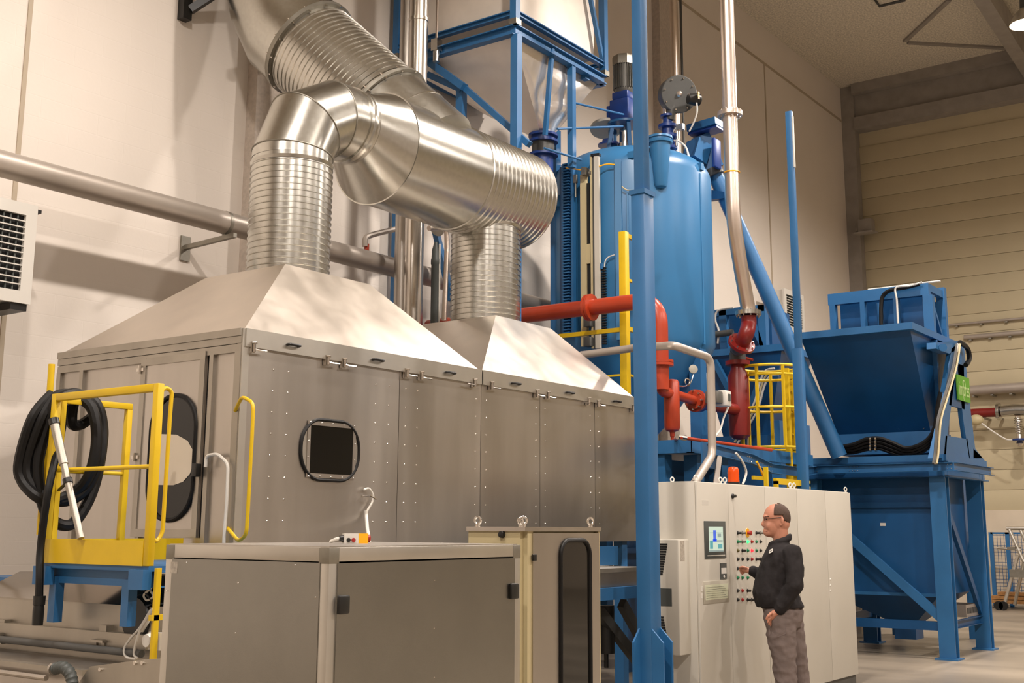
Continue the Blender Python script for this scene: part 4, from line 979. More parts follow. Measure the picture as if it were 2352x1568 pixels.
def bagbox(z0, z1, ins0, ins1):
    n = 14; rings = []
    for iz in range(9):
        f = iz/8; z = z0+(z1-z0)*f; ins = ins0+(ins1-ins0)*f; bul = .05*sin(pi*f); ring_ = []
        c = [(SX0+ins-bul, SY0+ins-bul), (SX1-ins+bul, SY0+ins-bul), (SX1-ins+bul, SY1-ins+bul), (SX0+ins-bul, SY1-ins+bul)]
        for s in range(4):
            a, b = c[s], c[(s+1) % 4]
            for k in range(n): u = k/n; ring_.append((a[0]+(b[0]-a[0])*u, a[1]+(b[1]-a[1])*u, z))
        rings.append(ring_)
    return MB().loft(rings)
build('bag', bagbox(ZR+.28, ZC-.5, .10, .10), MT['bag'], SI)
# hopper: four fabric walls gathered to the round outlet, the right one folded
OX, OY, OZ = 12.06, 8.28, 6.50
def wallf(c0, c1, amp, seed, name, m, flat=0):
    n, k = 22, 16; rnd = random.Random(seed); ph = [rnd.uniform(0, 6.28) for _ in range(6)]
    a0 = atan2(c0[1]-OY, c0[0]-OX); a1 = atan2(c1[1]-OY, c1[0]-OX)
    while a1-a0 > pi: a1 -= 2*pi
    while a1-a0 < -pi: a1 += 2*pi
    nrm = V((c1[1]-c0[1], -(c1[0]-c0[0]), 0)).normalized(); grid = []
    for j in range(k+1):
        f = j/k; row = []
        for i in range(n+1):
            u = i/n; top = V((c0[0]+(c1[0]-c0[0])*u, c0[1]+(c1[1]-c0[1])*u, ZR-.04)); an = a0+(a1-a0)*u; bot = V((OX+.115*cos(an), OY+.115*sin(an), OZ))
            p = top.lerp(bot, f)
            wv = amp*sin(pi*u)*sin(pi*min(1, f*1.25)*.9+.1)*(sin(5*u+4*f+ph[0])+.6*sin(9*u-3*f+ph[1])+.5*sin(13*f+4*u+ph[2]))
            p += nrm*(wv+(.06 if not flat else .02)*sin(pi*u)*sin(pi*f)); row.append(p)
        grid.append(row)
    m_ = MB(); m_.add([p for r in grid for p in r], [(j*(n+1)+i, j*(n+1)+i+1, (j+1)*(n+1)+i+1, (j+1)*(n+1)+i) for j in range(k) for i in range(n)])
    return build(name, m_, m, SI, ang=70, flip=False)
g_ = .06
c4 = [(SX0+g_, SY0+g_), (SX1-g_, SY0+g_), (SX1-g_, SY1-g_), (SX0+g_, SY1-g_)]
wallf(c4[0], c4[1], .045, 3, 'hopper_wall', MT['foil']); wallf(c4[1], c4[2], .03, 4, 'hopper_wall', MT['foil']); wallf(c4[2], c4[3], .02, 5, 'hopper_wall', MT['bag']); wallf(c4[3], c4[0], .008, 6, 'hopper_wall', MT['bag'], 1)
v_ = build('outlet_valve', MB().lathe((OX, OY, OZ+.03), (0, 0, -1), [(0, .12), (0, .19), (.03, .19), (.03, .15), (.08, .15), (.08, .19), (.11, .19), (.11, .14), (.26, .14), (.26, .19), (.29, .19), (.29, .13), (.5, .13)], 28), MT['blue_gear'], SI)
build('valve_body', MB().lathe((OX, OY, OZ-.08), (0, 0, -1), [(0, .145), (.15, .145)], 28), MT['dgrey'], v_)
def leg(px, y0, y1, Y, wd, m='blue'):
    a, b = A(px[0], y0, Y=Y), A(px[1], y1, Y=Y); return build('leg', MB().box((a.x-wd/2, Y-wd/2, min(a.z, b.z)), (a.x+wd/2, Y+wd/2, max(a.z, b.z))), MT[m], SI)
bx('leg', (SX0-.02, SY0-.05, 0), (SX0+.08, SY0+.05, ZR-.06), 'blue', SI)
bx('leg', (SX0+.03, SY1-.05, 0), (SX0+.13, SY1+.05, ZR-.06), 'blue', SI)
zl = A(1313, 385, Y=SY0).z; xl = AX(1313, 260, SY0)
bx('hanger_post', (xl-.04, SY0-.04, zl), (xl+.04, SY0+.04, ZR-.06), 'blue', SI)
a, b = A(1268, 112, Y=SY0), A(1252, 310, Y=SY0+.2)
build('hanger_bar', MB().beam(a, b, .05, .05, (0, 1, 0)), MT['blue'], SI)
build('cross_beam', MB().beam((SX1-.4, SY0, ZR-.06), (SX1-.4, SY1, ZR-.06), .10, .09), MT['blue'], SI)
bx('cable_box', (SX1-.50, SY0+.35, ZR-.30), (SX1-.38, SY0+.45, ZR-.1), 'blue_gear', SI)
for (p, q, Y, wd) in (((985, 142), (1066, 200), 10.9, .09), ((1060, 195), (1216, 332), 10.95, .07), ((985, 172), (1062, 207), 10.98, .08), ((990, 485), (1038, 690), 11.0, .07)):
    build('diagonal_brace', MB().beam(A(p[0], p[1], X=Y), A(q[0], q[1], X=Y), wd, wd, (1, 0, 0)), MT['blue'], SI)
a = A(1060, 203, X=11.0); bx('post', (10.95, a.y-.05, 3.2), (11.05, a.y+.05, a.z), 'blue', SI)
a = A(1276, 300, Y=8.6); bx('support_post', (a.x-.055, 8.55, 2.6), (a.x+.055, 8.65, a.z), 'blue', SI)
rc = A(1003, 60, Y=SY0+.3)
build('level_probe', MB().cyl((AX(1003, 60, SY0+.4), SY0+.4-.45, ZR+.1), (AX(1003, 60, SY0+.4), SY0-.05, ZC-.3), .014, n=8) if 0 else MB().cyl((SX0-.08, AY(1003, 90, SX0-.08), ZR-.02), (SX0-.08, AY(1003, 90, SX0-.08), ZC-.3), .016, n=8), MT['copper'], SI)
yy = AY(1003, 90, SX0-.08); build('probe_head', MB().box((SX0-.13, yy-.05, ZR-.02), (SX0-.03, yy+.05, ZR+.13)).cyl((SX0-.08, yy, ZR-.16), (SX0-.08, yy, ZR-.02), .045, n=12), MT['galv'], SI)
# ---------------------------------------------------------------- blue mixing tank
TX, TY, TR = 13.60, 7.886, 1.074
ZS0, ZS1 = 3.92, 6.16
TK = thing('mixing_tank', 'large round blue mixing tank with a dished lid', 'tank', (TX, TY, 2.4))
prof = [(ZS0-1.15, .30), (ZS0-.95, .48), (ZS0-.45, .85), (ZS0-.12, 1.02), (ZS0, TR), (ZS1, TR)]
for i in range(1, 9): a = radians(90*i/9); prof.append((ZS1+.45*sin(a), TR*cos(a)*1.0 if i < 9 else 0))
prof.append((ZS1+.45, .02))
build('shell', MB().lathe((TX, TY, 0), (0, 0, 1), prof, 96), MT['blue_tank'], TK)
def TP(px, py_, r):
    d = _R*((px-CX)/F)-_U*((py_-CY)/F)+_f; ox, oy = CAM.x-TX, CAM.y-TY
    a_ = d.x*d.x+d.y*d.y; b_ = 2*(ox*d.x+oy*d.y); c_ = ox*ox+oy*oy-r*r; D_ = max(0, b_*b_-4*a_*c_); return CAM+d*((-b_-sqrt(D_))/(2*a_))
def tstrip(name, px, wpx, y0, y1, r, dep, m, par=TK):
    a, b = TP(px-wpx/2, (y0+y1)/2, r), TP(px+wpx/2, (y0+y1)/2, r); c = (a+b)/2; n_ = V((c.x-TX, c.y-TY, 0)).normalized(); s_ = V((-n_.y, n_.x, 0)); w_ = (b-a).length/2
    z0, z1 = TP(px, y1, r).z, TP(px, y0, r).z
    return build(name, MB().loft([[c+s_*w_*sx_-n_*0+n_*dd for sx_, dd in ((-1, -dep), (1, -dep), (1, 0), (-1, 0))] if 0 else [V(((c+s_*w_*sx_+n_*dd).x, (c+s_*w_*sx_+n_*dd).y, zz_)) for sx_, dd in ((-1, -dep), (1, -dep), (1, 0), (-1, 0))] for zz_ in (z0, z1)]), MT[m], par), c, n_, s_, z0, z1
tstrip('weld_strip', 1614, 3, 400, 790, TR+.006, .02, 'blue_tank')
tstrip('stiffener_strip', 1421, 15, 365, 780, TR+.05, .06, 'blue_tank')
tstrip('stiffener_strip', 1443, 4, 440, 780, TR+.03, .04, 'blue_tank')
for q in ((1452, 357), (1608, 384)):
    c = TP(q[0], q[1], TR*.99); build('lifting_lug', MB().box(c-V((.03, .03, .04)), c+V((.05, .05, .05))), MT['blue_tank'], TK)
c = TP(1268, 505, TR); build('ring_bracket', MB().lathe((TX-.75, TY+.75, A(1268, 505, X=TX).z-.16), (0, 0, 1), [(0, .28), (.02, .34), (.16, .36)], 28), MT['blue_tank'], TK)
# gauge mast, cable ladder and chain on the tank front
GM = thing('gauge_mast', 'pale profile mast with dark slot on the front of the blue tank', 'mast', TP(1355, 800, TR+.1))
tstrip('pale_profile', 1340, 13, 400, 795, TR+.12, .05, 'cream', GM)
tstrip('slot', 1351, 8, 420, 560, TR+.10, .03, 'dark', GM); tstrip('slot', 1353, 8, 605, 700, TR+.10, .03, 'dark', GM)
tstrip('crosspiece', 1351, 10, 560, 605, TR+.115, .04, 'cream', GM)
tstrip('grey_profile', 1371, 11, 356, 800, TR+.14, .05, 'grey', GM); tstrip('profile_groove', 1363, 5, 360, 800, TR+.125, .03, 'dgrey', GM); tstrip('edge_profile', 1358.5, 4, 356, 800, TR+.14, .05, 'cream', GM)
tstrip('top_cap', 1366, 19, 352, 358, TR+.145, .06, 'blackp', GM)
for y_ in (740, 785): c = TP(1352, y_, TR+.16); build('carriage', MB().box(c-V((.05, .05, .06)), c+V((.05, .05, .06)), .01), MT['dgrey'], GM)
c = TP(1345, 395, TR+.14); build('sheave', MB().box(c-V((.06, .03, .05)), c+V((.06, .03, .05))).lathe(c+V((.02, -.05, -.02)), (0, -1, 0), [(0, .03), (.03, .03)], 12), MT['galv_dull'], GM)
c = TP(1322, 410, TR+.1); build('limit_switch', MB().box(c-V((.02, .02, .06)), c+V((.02, .02, .05))).cyl(c-V((0, 0, .25)), c-V((0, 0, .06)), .012, n=8), MT['galv_dull'], GM)
CLD = thing('cable_ladder', 'blue cable ladder on the left side of the tank', 'cable tray', TP(1302, 760, TR+.1))
_, c, n_, s_, z0, z1 = tstrip('tray_back', 1300, 28, 378, 770, TR+.06, .05, 'blue_hop', CLD)
tstrip('tray_side', 1292, 5, 378, 770, TR+.10, .05, 'blue', CLD); tstrip('tray_side', 1314, 5, 378, 770, TR+.10, .05, 'blue', CLD)
m = MB()
for i in range(58):
    z = z0+(z1-z0)*(i+.5)/58; cc = TP(1304, 560, TR+.08); m.box((cc.x-.05, cc.y-.05, z-.008), (cc.x+.05, cc.y+.05, z+.008))
build('rungs', m, MT['blue'], CLD, kind='stuff')
CH = thing('drag_chain', 'black cable drag chain on the blue tank', 'cable', TP(1388, 795, TR+.06))
a = TP(1387, 615, TR+.08); b = TP(1385, 795, TR+.08); m = MB(); n_ = 30
for i in range(n_): z = a.z+(b.z-a.z)*i/n_; m.box((a.x-.025, a.y-.025, z-.012), (a.x+.025, a.y+.025, z+.009), .004)
build('links', m, MT['blackp'], CH); build('mount', MB().box(a-V((.05, .0, .02)), a+V((.0, .06, .05))), MT['blue'], CH)
build('cable', MB().tube(catmull([TP(1388, 618, TR+.08), TP(1390, 600, TR+.07), TP(1398, 590, TR+.05), TP(1412, 585, TR+.04)], 5), .008, 6), MT['white'], CH)
def wire(pts, r, m, label, cat='cable'):
    q_ = catmull(pts, 6); o = build('cable', MB().tube(q_, r, 6), MT[m], None, label=label, cat=cat); return o
wire([TP(1300, 385, TR+.12), TP(1320, 388, TR+.16), TP(1345, 392, TR+.18)], .009, 'amber', 'yellow cable by the top of the gauge mast')
wire([TP(1376, 382, TR+.12), TP(1394, 377, TR+.08), TP(1412, 378, TR+.06)], .009, 'amber', 'yellow cable right of the gauge mast top')
wire([TP(1428, 428, TR+.06), TP(1440, 436, TR+.05), TP(1460, 437, TR+.04)], .009, 'cream', 'pale cable looping on the tank beside the blue column')
# agitator drive on the lid
def TA(px, py_): return A(px, py_, X=TX)
ax0 = TA(1436, 330); mx_, my_ = TX, ax0.y
za = lambda y_: A(1436, y_, X=TX).z
AG = thing('agitator_drive', 'grey electric motor on a deep blue gearbox atop the tank', 'motor', (mx_, my_, za(335)))
mp_ = [(za(215), .105), (za(208), .125)]
build('motor_body', MB().lathe((mx_, my_, 0), (0, 0, 1), [(za(222), .09), (za(212), .13), (za(206), .135), (za(150), .135)], 30), MT['motor'], AG)
m = MB()
for i in range(30):
    a = 2*pi*i/30; d = V((cos(a), sin(a), 0)); m.beam(V((mx_, my_, za(206)))+d*.145, V((mx_, my_, za(150)))+d*.145, .008, .028, d)
build('cooling_fins', m, MT['motor'], AG)
build('fan_cowl', MB().lathe((mx_, my_, 0), (0, 0, 1), [(za(152), .168), (za(135), .168), (za(130), .15), (za(129), .05)], 8), MT['galv_dull'], AG)
gb = MB().box((mx_-.15, my_-.14, za(285)), (mx_+.15, my_+.16, za(232)), .02); gb.box((mx_-.13, my_-.12, za(232)), (mx_+.13, my_+.13, za(214)), .02); gb.box((mx_-.10, my_+.14, za(275)), (mx_+.10, my_+.24, za(240)), .015)
build('gearbox', gb, MT['blue_gear'], AG)
for sx_ in (-1, 1):
    for sy_ in (-1, 1): build('stand_leg', MB().beam((mx_+sx_*.18, my_+sy_*.18, za(356)), (mx_+sx_*.12, my_+sy_*.12, za(284)), .05, .05), MT['blue'], AG)
build('stand_plate', MB().lathe((mx_, my_, za(288)), (0, 0, 1), [(0, .24), (.03, .24)], 28), MT['blue'], AG)
build('shaft_coupling', MB().lathe((mx_, my_, za(356)), (0, 0, 1), [(0, .10), (.16, .10), (.17, .05), (.34, .05), (.35, .06), (.45, .05)], 18), MT['chrome'], AG)
HL = thing('round_hatch', 'pale round hatch lid standing open on the tank top', 'lid', TA(1400, 330))
hc = TA(1392, 294); build('lid', MB().lathe(hc, V((-.25, -.18, -.95)), [(-.02, .02), (-.03, .18), (-.02, .215), (.0, .225), (.03, .22)], 32), MT['grey'], HL)
build('stub', MB().cyl(TA(1408, 340), TA(1407, 300), .06, n=16), MT['blue'], HL); build('foot_flange', MB().lathe(TA(1400, 336), (0, 0, 1), [(0, .16), (.03, .16), (.03, .1), (.09, .1)], 20), MT['blue_gear'], HL)
# guard rods towards the drive
GR = thing('guard_rods', 'thin blue guard rods between the silo post and the agitator drive', 'rail', A(1313, 300, Y=SY0))
for p, q in (((1315, 235), (1432, 263)), ((1280, 296), (1430, 290)), ((1250, 340), (1335, 367))): build('rod', MB().cyl(A(p[0], p[1], Y=SY0), A(q[0], q[1], Y=SY0-.1), .015, n=8), MT['blue'], GR)
# funnel, valve stack, disc, and screw head
fc = TP(1516, 330, TR+.02); fz0, fz1 = TP(1513, 432, TR+.02).z, fc.z+.03
FN = thing('conical_inlet', 'blue conical inlet with a flanged top on the tank shoulder', 'funnel', (fc.x, fc.y, fz0))
build('cone', MB().lathe((fc.x, fc.y, fz0), (0, 0, 1), [(0, .03), (.02, .07), (.06, .085), (fz1-fz0-.03, .135)], 28), MT['blue_tank'], FN)
build('flange', MB().lathe((fc.x, fc.y, fz1-.03), (0, 0, 1), [(0, .16), (.03, .165), (.03, .15), (.06, .15), (.06, .165), (.09, .16)], 28), MT['blue_tank'], FN)
VS = thing('valve_stack', 'deep blue flanged valve stack on the tank lid', 'valve', TA(1535, 340))
vc = TA(1535, 335)
build('body', MB().lathe(vc-V((0, 0, .05)), (0, 0, 1), [(0, .12), (.03, .12), (.03, .09), (.16, .09), (.16, .13), (.20, .13), (.20, .08), (.30, .08), (.30, .13), (.34, .13), (.34, .07), (.45, .06), (.45, .10), (.48, .10)], 24), MT['blue_gear'], VS)
build('wet_leg', MB().cyl(TA(1529, 272), TA(1529, 240), .035, n=12), MT['copper'], VS); build('cylinder', MB().cyl(TA(1555, 335), TA(1556, 292), .016, n=8).box(TA(1551, 296)-V((.03, .03, .03)), TA(1575, 288)+V((.03, .03, .03))), MT['chrome'], VS)
build('air_hose', MB().tube(catmull([TA(1537, 318), TA(1548, 300), TA(1560, 288), TA(1570, 290)], 5), .012, 6), MT['white'], VS)
build('air_hose', MB().tube(catmull([TA(1540, 323), TA(1560, 325), TA(1575, 338), TA(1582, 360)], 5), .014, 6), MT['white'], VS)
DC = thing('round_damper', 'dark grey bolted disc damper above the tank lid', 'damper', TA(1550, 262))
dc = TA(1560, 216); dn = V((-.62, -.72, -.20)).normalized()
build('disc', MB().lathe(dc-dn*.02, dn, [(-.14, .05), (-.14, .245), (-.02, .255), (.02, .255), (.03, .245), (.03, .03)], 40), MT['dgrey'], DC)
a_, b_, _ = frame(dn); m = MB()
for i in range(8): c = dc+dn*.01+(a_*cos(2*pi*i/8+.2)+b_*sin(2*pi*i/8+.2))*.215; m.cyl(c, c+dn*.012, .011, n=6)
build('bolts', m, MT['chrome'], DC, kind='stuff')
build('hub', MB().lathe(dc+dn*.008, dn, [(0, .045), (.02, .03), (.03, .015)], 14), MT['copper'], DC)
c = TA(1603, 226); build('actuator', MB().lathe(c-dn*.1, V((.78, -.62, 0)), [(-.10, .07), (.0, .085), (.06, .08), (.08, .05)], 18), MT['blackp'], DC); build('actuator_tag', MB().box(TA(1596, 224)-V((.02, .06, .03)), TA(1600, 215)+V((.02, -.03, .02))), MT['amber'], DC)
build('air_hose', MB().tube(catmull([TA(1600, 236), TA(1601, 258), TA(1594, 280), TA(1583, 302)], 5), .012, 6), MT['white'], DC)
build('neck', MB().cyl(TA(1540, 275), TA(1545, 240), .06, n=14), MT['dgrey'], DC)
vpipe('steel_riser', 'slender warm toned steel pipe rising behind the round damper', 1549, 90, 8.35, .065, 5.8, ZC, 'copper')
vpipe('conduit', 'thin dark conduit beside the slender steel pipe', 1565, 90, 8.4, .02, 5.8, ZC, 'dgrey')
# screw conveyor from the hopper up to the tank
p0, p1 = A(1609, 325, X=14.35), A(1928, 1048, X=15.35)
SCW = thing('screw_conveyor', 'long sloping blue screw conveyor tube from the hopper to the tank', 'conveyor', p1)
dS = (p1-p0).normalized()
build('tube', MB().cyl(p0+dS*.25, p1, .105, n=24), MT['blue'], SCW)
hb = MB().beam(p0-dS*.05, p0+dS*.45, .26, .26); build('head_box', hb, MT['blue'], SCW)
build('motor', MB().box(A(1618, 392, X=14.25)+V((-.1, -.16, 0)), A(1652, 318, X=14.25)+V((.1, .02, 0)), .02), MT['blue_gear'], SCW)
a, b = A(1590, 302, X=14.3), A(1655, 283, X=14.3); build('head_flange', MB().beam(a, b, .34, .10), MT['blue'], SCW); build('bearing_flange', MB().beam(a-V((0, 0, .07)), b-V((0, 0, .07)), .26, .03), MT['blue_gear'], SCW)
a, b = A(1606, 330, X=14.25), A(1594, 372, X=14.15); build('outlet_chute', MB().beam(a, b, .26, .24), MT['blue'], SCW); build('outlet_spout', MB().beam(b, A(1602, 392, X=14.1), .16, .14), MT['blue_tank'], SCW)
for y_, m_ in ((395, 'dgrey'),): c = A(1640, y_, X=14.4); build('clamp', MB().lathe(c, dS, [(-.05, .125), (.05, .125)], 20).box(c-V((.12, .02, .02)), c+V((.0, .02, .02))), MT[m_], SCW)
build('support_arm', MB().prism([A(1634, 436, X=14.4), A(1663, 440, X=14.4), A(1663, 455, X=14.4), A(1634, 458, X=14.4)], (.1, .05, 0)), MT['blue_hop'], SCW)
# ---------------------------------------------------------------- steel conveying pipe dropping to the red separators
YR = 6.0
xp = AX(1672, 260, YR)
SP = thing('conveying_pipe', 'tall steel conveying pipe bending down to the dark red elbow', 'pipe', A(1722, 715, Y=YR))
pts = [V((AX(1664, 0, YR), YR, ZC)), A(1684, 500, Y=YR), A(1697, 590, Y=YR), A(1719, 712, Y=YR)]
pts[0].x = pts[1].x
build('tube', MB().tube(pts, .088, 28, .25), MT['copper'], SP)
zfl = A(1674, 260, Y=YR).z
build('flange', MB().lathe((pts[1].x, YR, zfl-.03), (0, 0, 1), [(0, .09), (0, .15), (.025, .152), (.03, .152), (.055, .15), (.055, .09)], 32), MT['copper'], SP)
m = MB()
for i in range(10): a = 2*pi*i/10; m.cyl((pts[1].x+.118*cos(a), YR+.118*sin(a), zfl-.05), (pts[1].x+.118*cos(a), YR+.118*sin(a), zfl+.05), .009, n=6)
c = A(1719, 718, Y=YR)
for i in range(10): a = 2*pi*i/10; m.cyl((c.x+.135*cos(a), YR+.135*sin(a), c.z-.05), (c.x+.135*cos(a), YR+.135*sin(a), c.z+.03), .010, n=6)
build('flange_bolts', m, MT['chrome'], SP, kind='stuff')
build('flange', MB().lathe(c-V((0, 0, .03)), (0, 0, 1), [(0, .09), (0, .155), (.05, .155), (.05, .09)], 32), MT['galv'], SP)
zc2 = A(1680, 396, Y=YR).z; build('clamp_ring', MB().torus((pts[1].x, YR, zc2), (0, 0, 1), .092, .009, 28, 8), MT['amber'], SP)
# ---------------------------------------------------------------- red pipework
XR_ = 11.45
R_ = thing('red_pipework', 'bright red flanged pipe loop with a small separator before the tank', 'pipework', A(1545, 1000, Y=YR))
q0, q1 = A(985, 741, X=XR_), A(1340, 708, X=XR_); zr_ = q1.z
ye = AY(1516, 800, XR_)
path = [V((XR_, q0.y, zr_)), V((XR_, ye, zr_)), V((XR_, ye, A(1518, 895, X=XR_).z))]
build('main_pipe', MB().tube(path, .092, 24, .30, 10), MT['red'], R_)
fy = AY(1355, 710, XR_); build('flange', MB().lathe((XR_, fy-.035, zr_), (0, 1, 0), [(0, .155), (.032, .155), (.033, .10), (.037, .10), (.038, .155), (.07, .155)], 32), MT['red'], R_)
zq = A(1515, 834, X=XR_).z; build('flange', MB().lathe((XR_, ye, zq-.03), (0, 0, 1), [(0, .145), (.03, .145), (.03, .1), (.034, .1), (.034, .145), (.06, .145)], 32), MT['red'], R_)
sc_ = V((AX(1543, 930, ye), ye, 0)); zs0, zs1 = A(1545, 992, Y=ye).z, A(1543, 871, Y=ye).z; zi = A(1540, 903, Y=ye).z
build('elbow', MB().tube([V((XR_, ye, zq-.03)), V((XR_, ye, zi)), V((sc_.x, ye, zi))], .062, 18, .16, 8), MT['red'], R_)
build('separator', MB().lathe(sc_, (0, 0, 1), [(zs0-.05, .025), (zs0, .03), (zs0+.02, .075), (zs0+.05, .088), (zs1-.04, .088), (zs1-.01, .07), (zs1, .02)], 28), MT['red'], R_)
fx = AX(1592, 912, ye); build('outlet_pipe', MB().cyl((sc_.x, ye, zi), (fx, ye, zi-.03), .055, n=18), MT['red'], R_)
build('flange', MB().lathe((fx, ye, zi-.03), (1, 0, 0), [(0, .10), (.035, .10), (.04, .13), (.085, .13)], 28), MT['red'], R_)
m = MB()
for i in range(8): a = 2*pi*i/8; m.cyl((fx-.02, ye+.105*cos(a), zi-.03+.105*sin(a)), (fx+.11, ye+.105*cos(a), zi-.03+.105*sin(a)), .010, n=6)
build('flange_bolts', m, MT['chrome'], R_, kind='stuff')
dp = [A(1546, 1000, Y=ye), A(1555, 1003, Y=ye), A(1772, 1033, Y=ye)]
build('drain_pipe', MB().tube([sc_+V((0, 0, zs0-.03)), sc_+V((0, 0, zs0-.10)), A(1560, 1004, Y=5.78), A(1772, 1033, Y=5.52)], .018, 10, .04), MT['red'], R_)
build('drain_fitting', MB().cyl(A(1556, 1003, Y=5.8), A(1575, 1006, Y=5.76), .028, n=10), MT['chrome'], R_)
PV = thing('control_valve', 'blue butterfly valve with grey actuator on the red pipe', 'valve', V((fx+.2, ye, zi-.2)))
build('valve_body', MB().lathe((fx+.09, ye, zi-.03), (1, 0, 0), [(0, .12), (.09, .12)], 24), MT['blue_gear'], PV)
build('neck', MB().cyl((fx+.13, ye-.02, zi-.02), (fx+.20, ye-.24, zi+.02), .04, n=12), MT['blue_gear'], PV)
c = A(1652, 915, Y=ye-.28); build('actuator', MB().box((c.x-.20, ye-.36, c.z-.07), (c.x-.06, ye-.20, c.z+.07), .015), MT['motor'], PV); build('positioner', MB().box((c.x-.03, ye-.38, c.z-.09), (c.x+.12, ye-.22, c.z+.09), .02), MT['white'], PV); build('display', MB().box((c.x+.02, ye-.386, c.z-.03), (c.x+.08, ye-.378, c.z+.05)), MT['slate'], PV)
build('bridge', MB().cyl((c.x-.07, ye-.28, c.z), (c.x-.02, ye-.28, c.z), .05, n=14), MT['blackp'], PV)
build('air_hose', MB().tube(catmull([A(x, y, Y=ye-.3) for x, y in ((1676, 928), (1662, 960), (1655, 985), (1640, 1005))], 5), .012, 6), MT['white'], PV)
D2 = thing('red_separator', 'tall dark red separator vessel below the flanged red elbow', 'vessel', A(1697, 1015, Y=ye))
v2 = V((AX(1697, 920, ye), ye, 0)); zb0, zb1 = A(1700, 1008, Y=ye).z, A(1693, 838, Y=ye).z
build('vessel', MB().lathe(v2, (0, 0, 1), [(zb0-.01, .03), (zb0, .08), (zb0+.04, .125), (zb0+.06, .13), (zb1-.14, .128), (zb1-.06, .09), (zb1, .085)], 32), MT['dred'], D2)
build('flange', MB().lathe(v2+V((0, 0, zb1)), (0, 0, 1), [(0, .15), (.05, .15)], 28), MT['dred'], D2)
build('valve', MB().lathe(v2+V((0, 0, zb1+.05)), (0, 0, 1), [(0, .10), (.10, .10)], 24), MT['dgrey'], D2)
ztop = A(1719, 725, Y=YR).z; xt = AX(1719, 725, YR)
ec = A(1703, 789, Y=YR+.10); en = V((-.45, -.62, .64)).normalized()
build('elbow', MB().tube(catmull([V((xt, YR, ztop)), V((xt, YR, ztop-.10)), ec+en*.16, ec+en*.02], 8), .092, 24), MT['dred'], D2)
build('valve_bend', MB().tube(catmull([ec-en*.0, ec-en*.08, v2+V((0, 0, zb1+.20)), v2+V((0, 0, zb1+.10))], 6), .088, 20), MT['dgrey'], D2)
build('flange', MB().lathe(ec-en*.0, en, [(-.02, .08), (-.02, .165), (.02, .165), (.02, .08)], 28), MT['dred'], D2)
a_, b_, _ = frame(en); m = MB()
for i in range(8): c = ec+(a_*cos(2*pi*i/8)+b_*sin(2*pi*i/8))*.142; m.cyl(c-en*.03, c+en*.045, .011, n=6)
build('flange_bolts', m, MT['chrome'], D2, kind='stuff')
build('inlet_pipe', MB().cyl((fx+.18, ye, zi-.05), (v2.x, ye, A(1697, 942, Y=ye).z), .068, n=20), MT['dred'], D2)
build('support_stay', MB().tube([A(1716, 900, Y=ye), A(1718, 1030, Y=ye)], .012, 8), MT['steel'], D2)
# pressure gauge with pigtail
PG = thing('pressure_gauge', 'round pressure gauge with a coiled pigtail on the tank cone', 'gauge', A(1590, 860, Y=ye+.1))
gc = A(1592, 848, Y=ye+.1); build('case', MB().lathe(gc, V((-.75, -.6, .1)), [(-.03, .045), (.0, .052), (.015, .052), (.016, .044)], 24), MT['galv_dull'], PG); build('dial', MB().lathe(gc+V((-.75, -.6, .1)).normalized()*.012, V((-.75, -.6, .1)), [(0, .043), (.002, .043)], 24), MT['cream'], PG)
build('pigtail', MB().tube(catmull([A(x, y, Y=ye+.1) for x, y in ((1592, 860), (1588, 874), (1582, 884), (1574, 880), (1575, 870), (1583, 872), (1582, 882), (1572, 887), (1560, 886))], 5), .008, 6), MT['chrome'], PG)
# bent steel handrail tube
ST = thing('bent_steel_pipe', 'bent stainless pipe crossing before the tank and dropping to the cabinets', 'pipe', A(1600, 1105, Y=5.75))
pts = [A(1335, 815, X=11.15), A(1458, 799, X=11.15), A(1548, 793, Y=5.55), A(1632, 822, Y=5.45), A(1636, 1045, Y=5.45), A(1594, 1112, Y=5.35)]
build('tube', MB().tube(pts, .042, 14, .10), MT['pipe_grey'], ST)
# yellow guard rail on the tank platform
YG = thing('platform_guard_rail', 'yellow guard rail post and bars before the blue tank', 'railing', A(1436, 900, X=11.75))
gx = 11.75; gy_ = AY(1436, 760, gx); z0_, z1_ = A(1440, 905, X=gx).z-.3, A(1432, 532, X=gx).z
bx('post', (gx-.035, gy_-.035, z0_), (gx+.055, gy_+.055, z1_), 'yellow', YG, .004)
yl = AY(1285, 768, gx)
bx('mid_bar', (gx-.02, gy_, A(1426, 757, X=gx).z-.025), (gx+.02, yl, A(1426, 757, X=gx).z+.025), 'yellow', YG)
bx('knee_bar', (gx-.012, gy_, A(1415, 862, X=gx).z-.012), (gx+.012, yl, A(1415, 862, X=gx).z+.012), 'yellow', YG)
for y_, hgt in ((538, .05), (640, .03), (753, .05), (860, .025)): z = A(1440, y_, X=gx).z; bx('side_bar', (gx+.02, gy_-.02, z-hgt/2), (gx+.60, gy_+.02, z+hgt/2), 'yellow', YG)
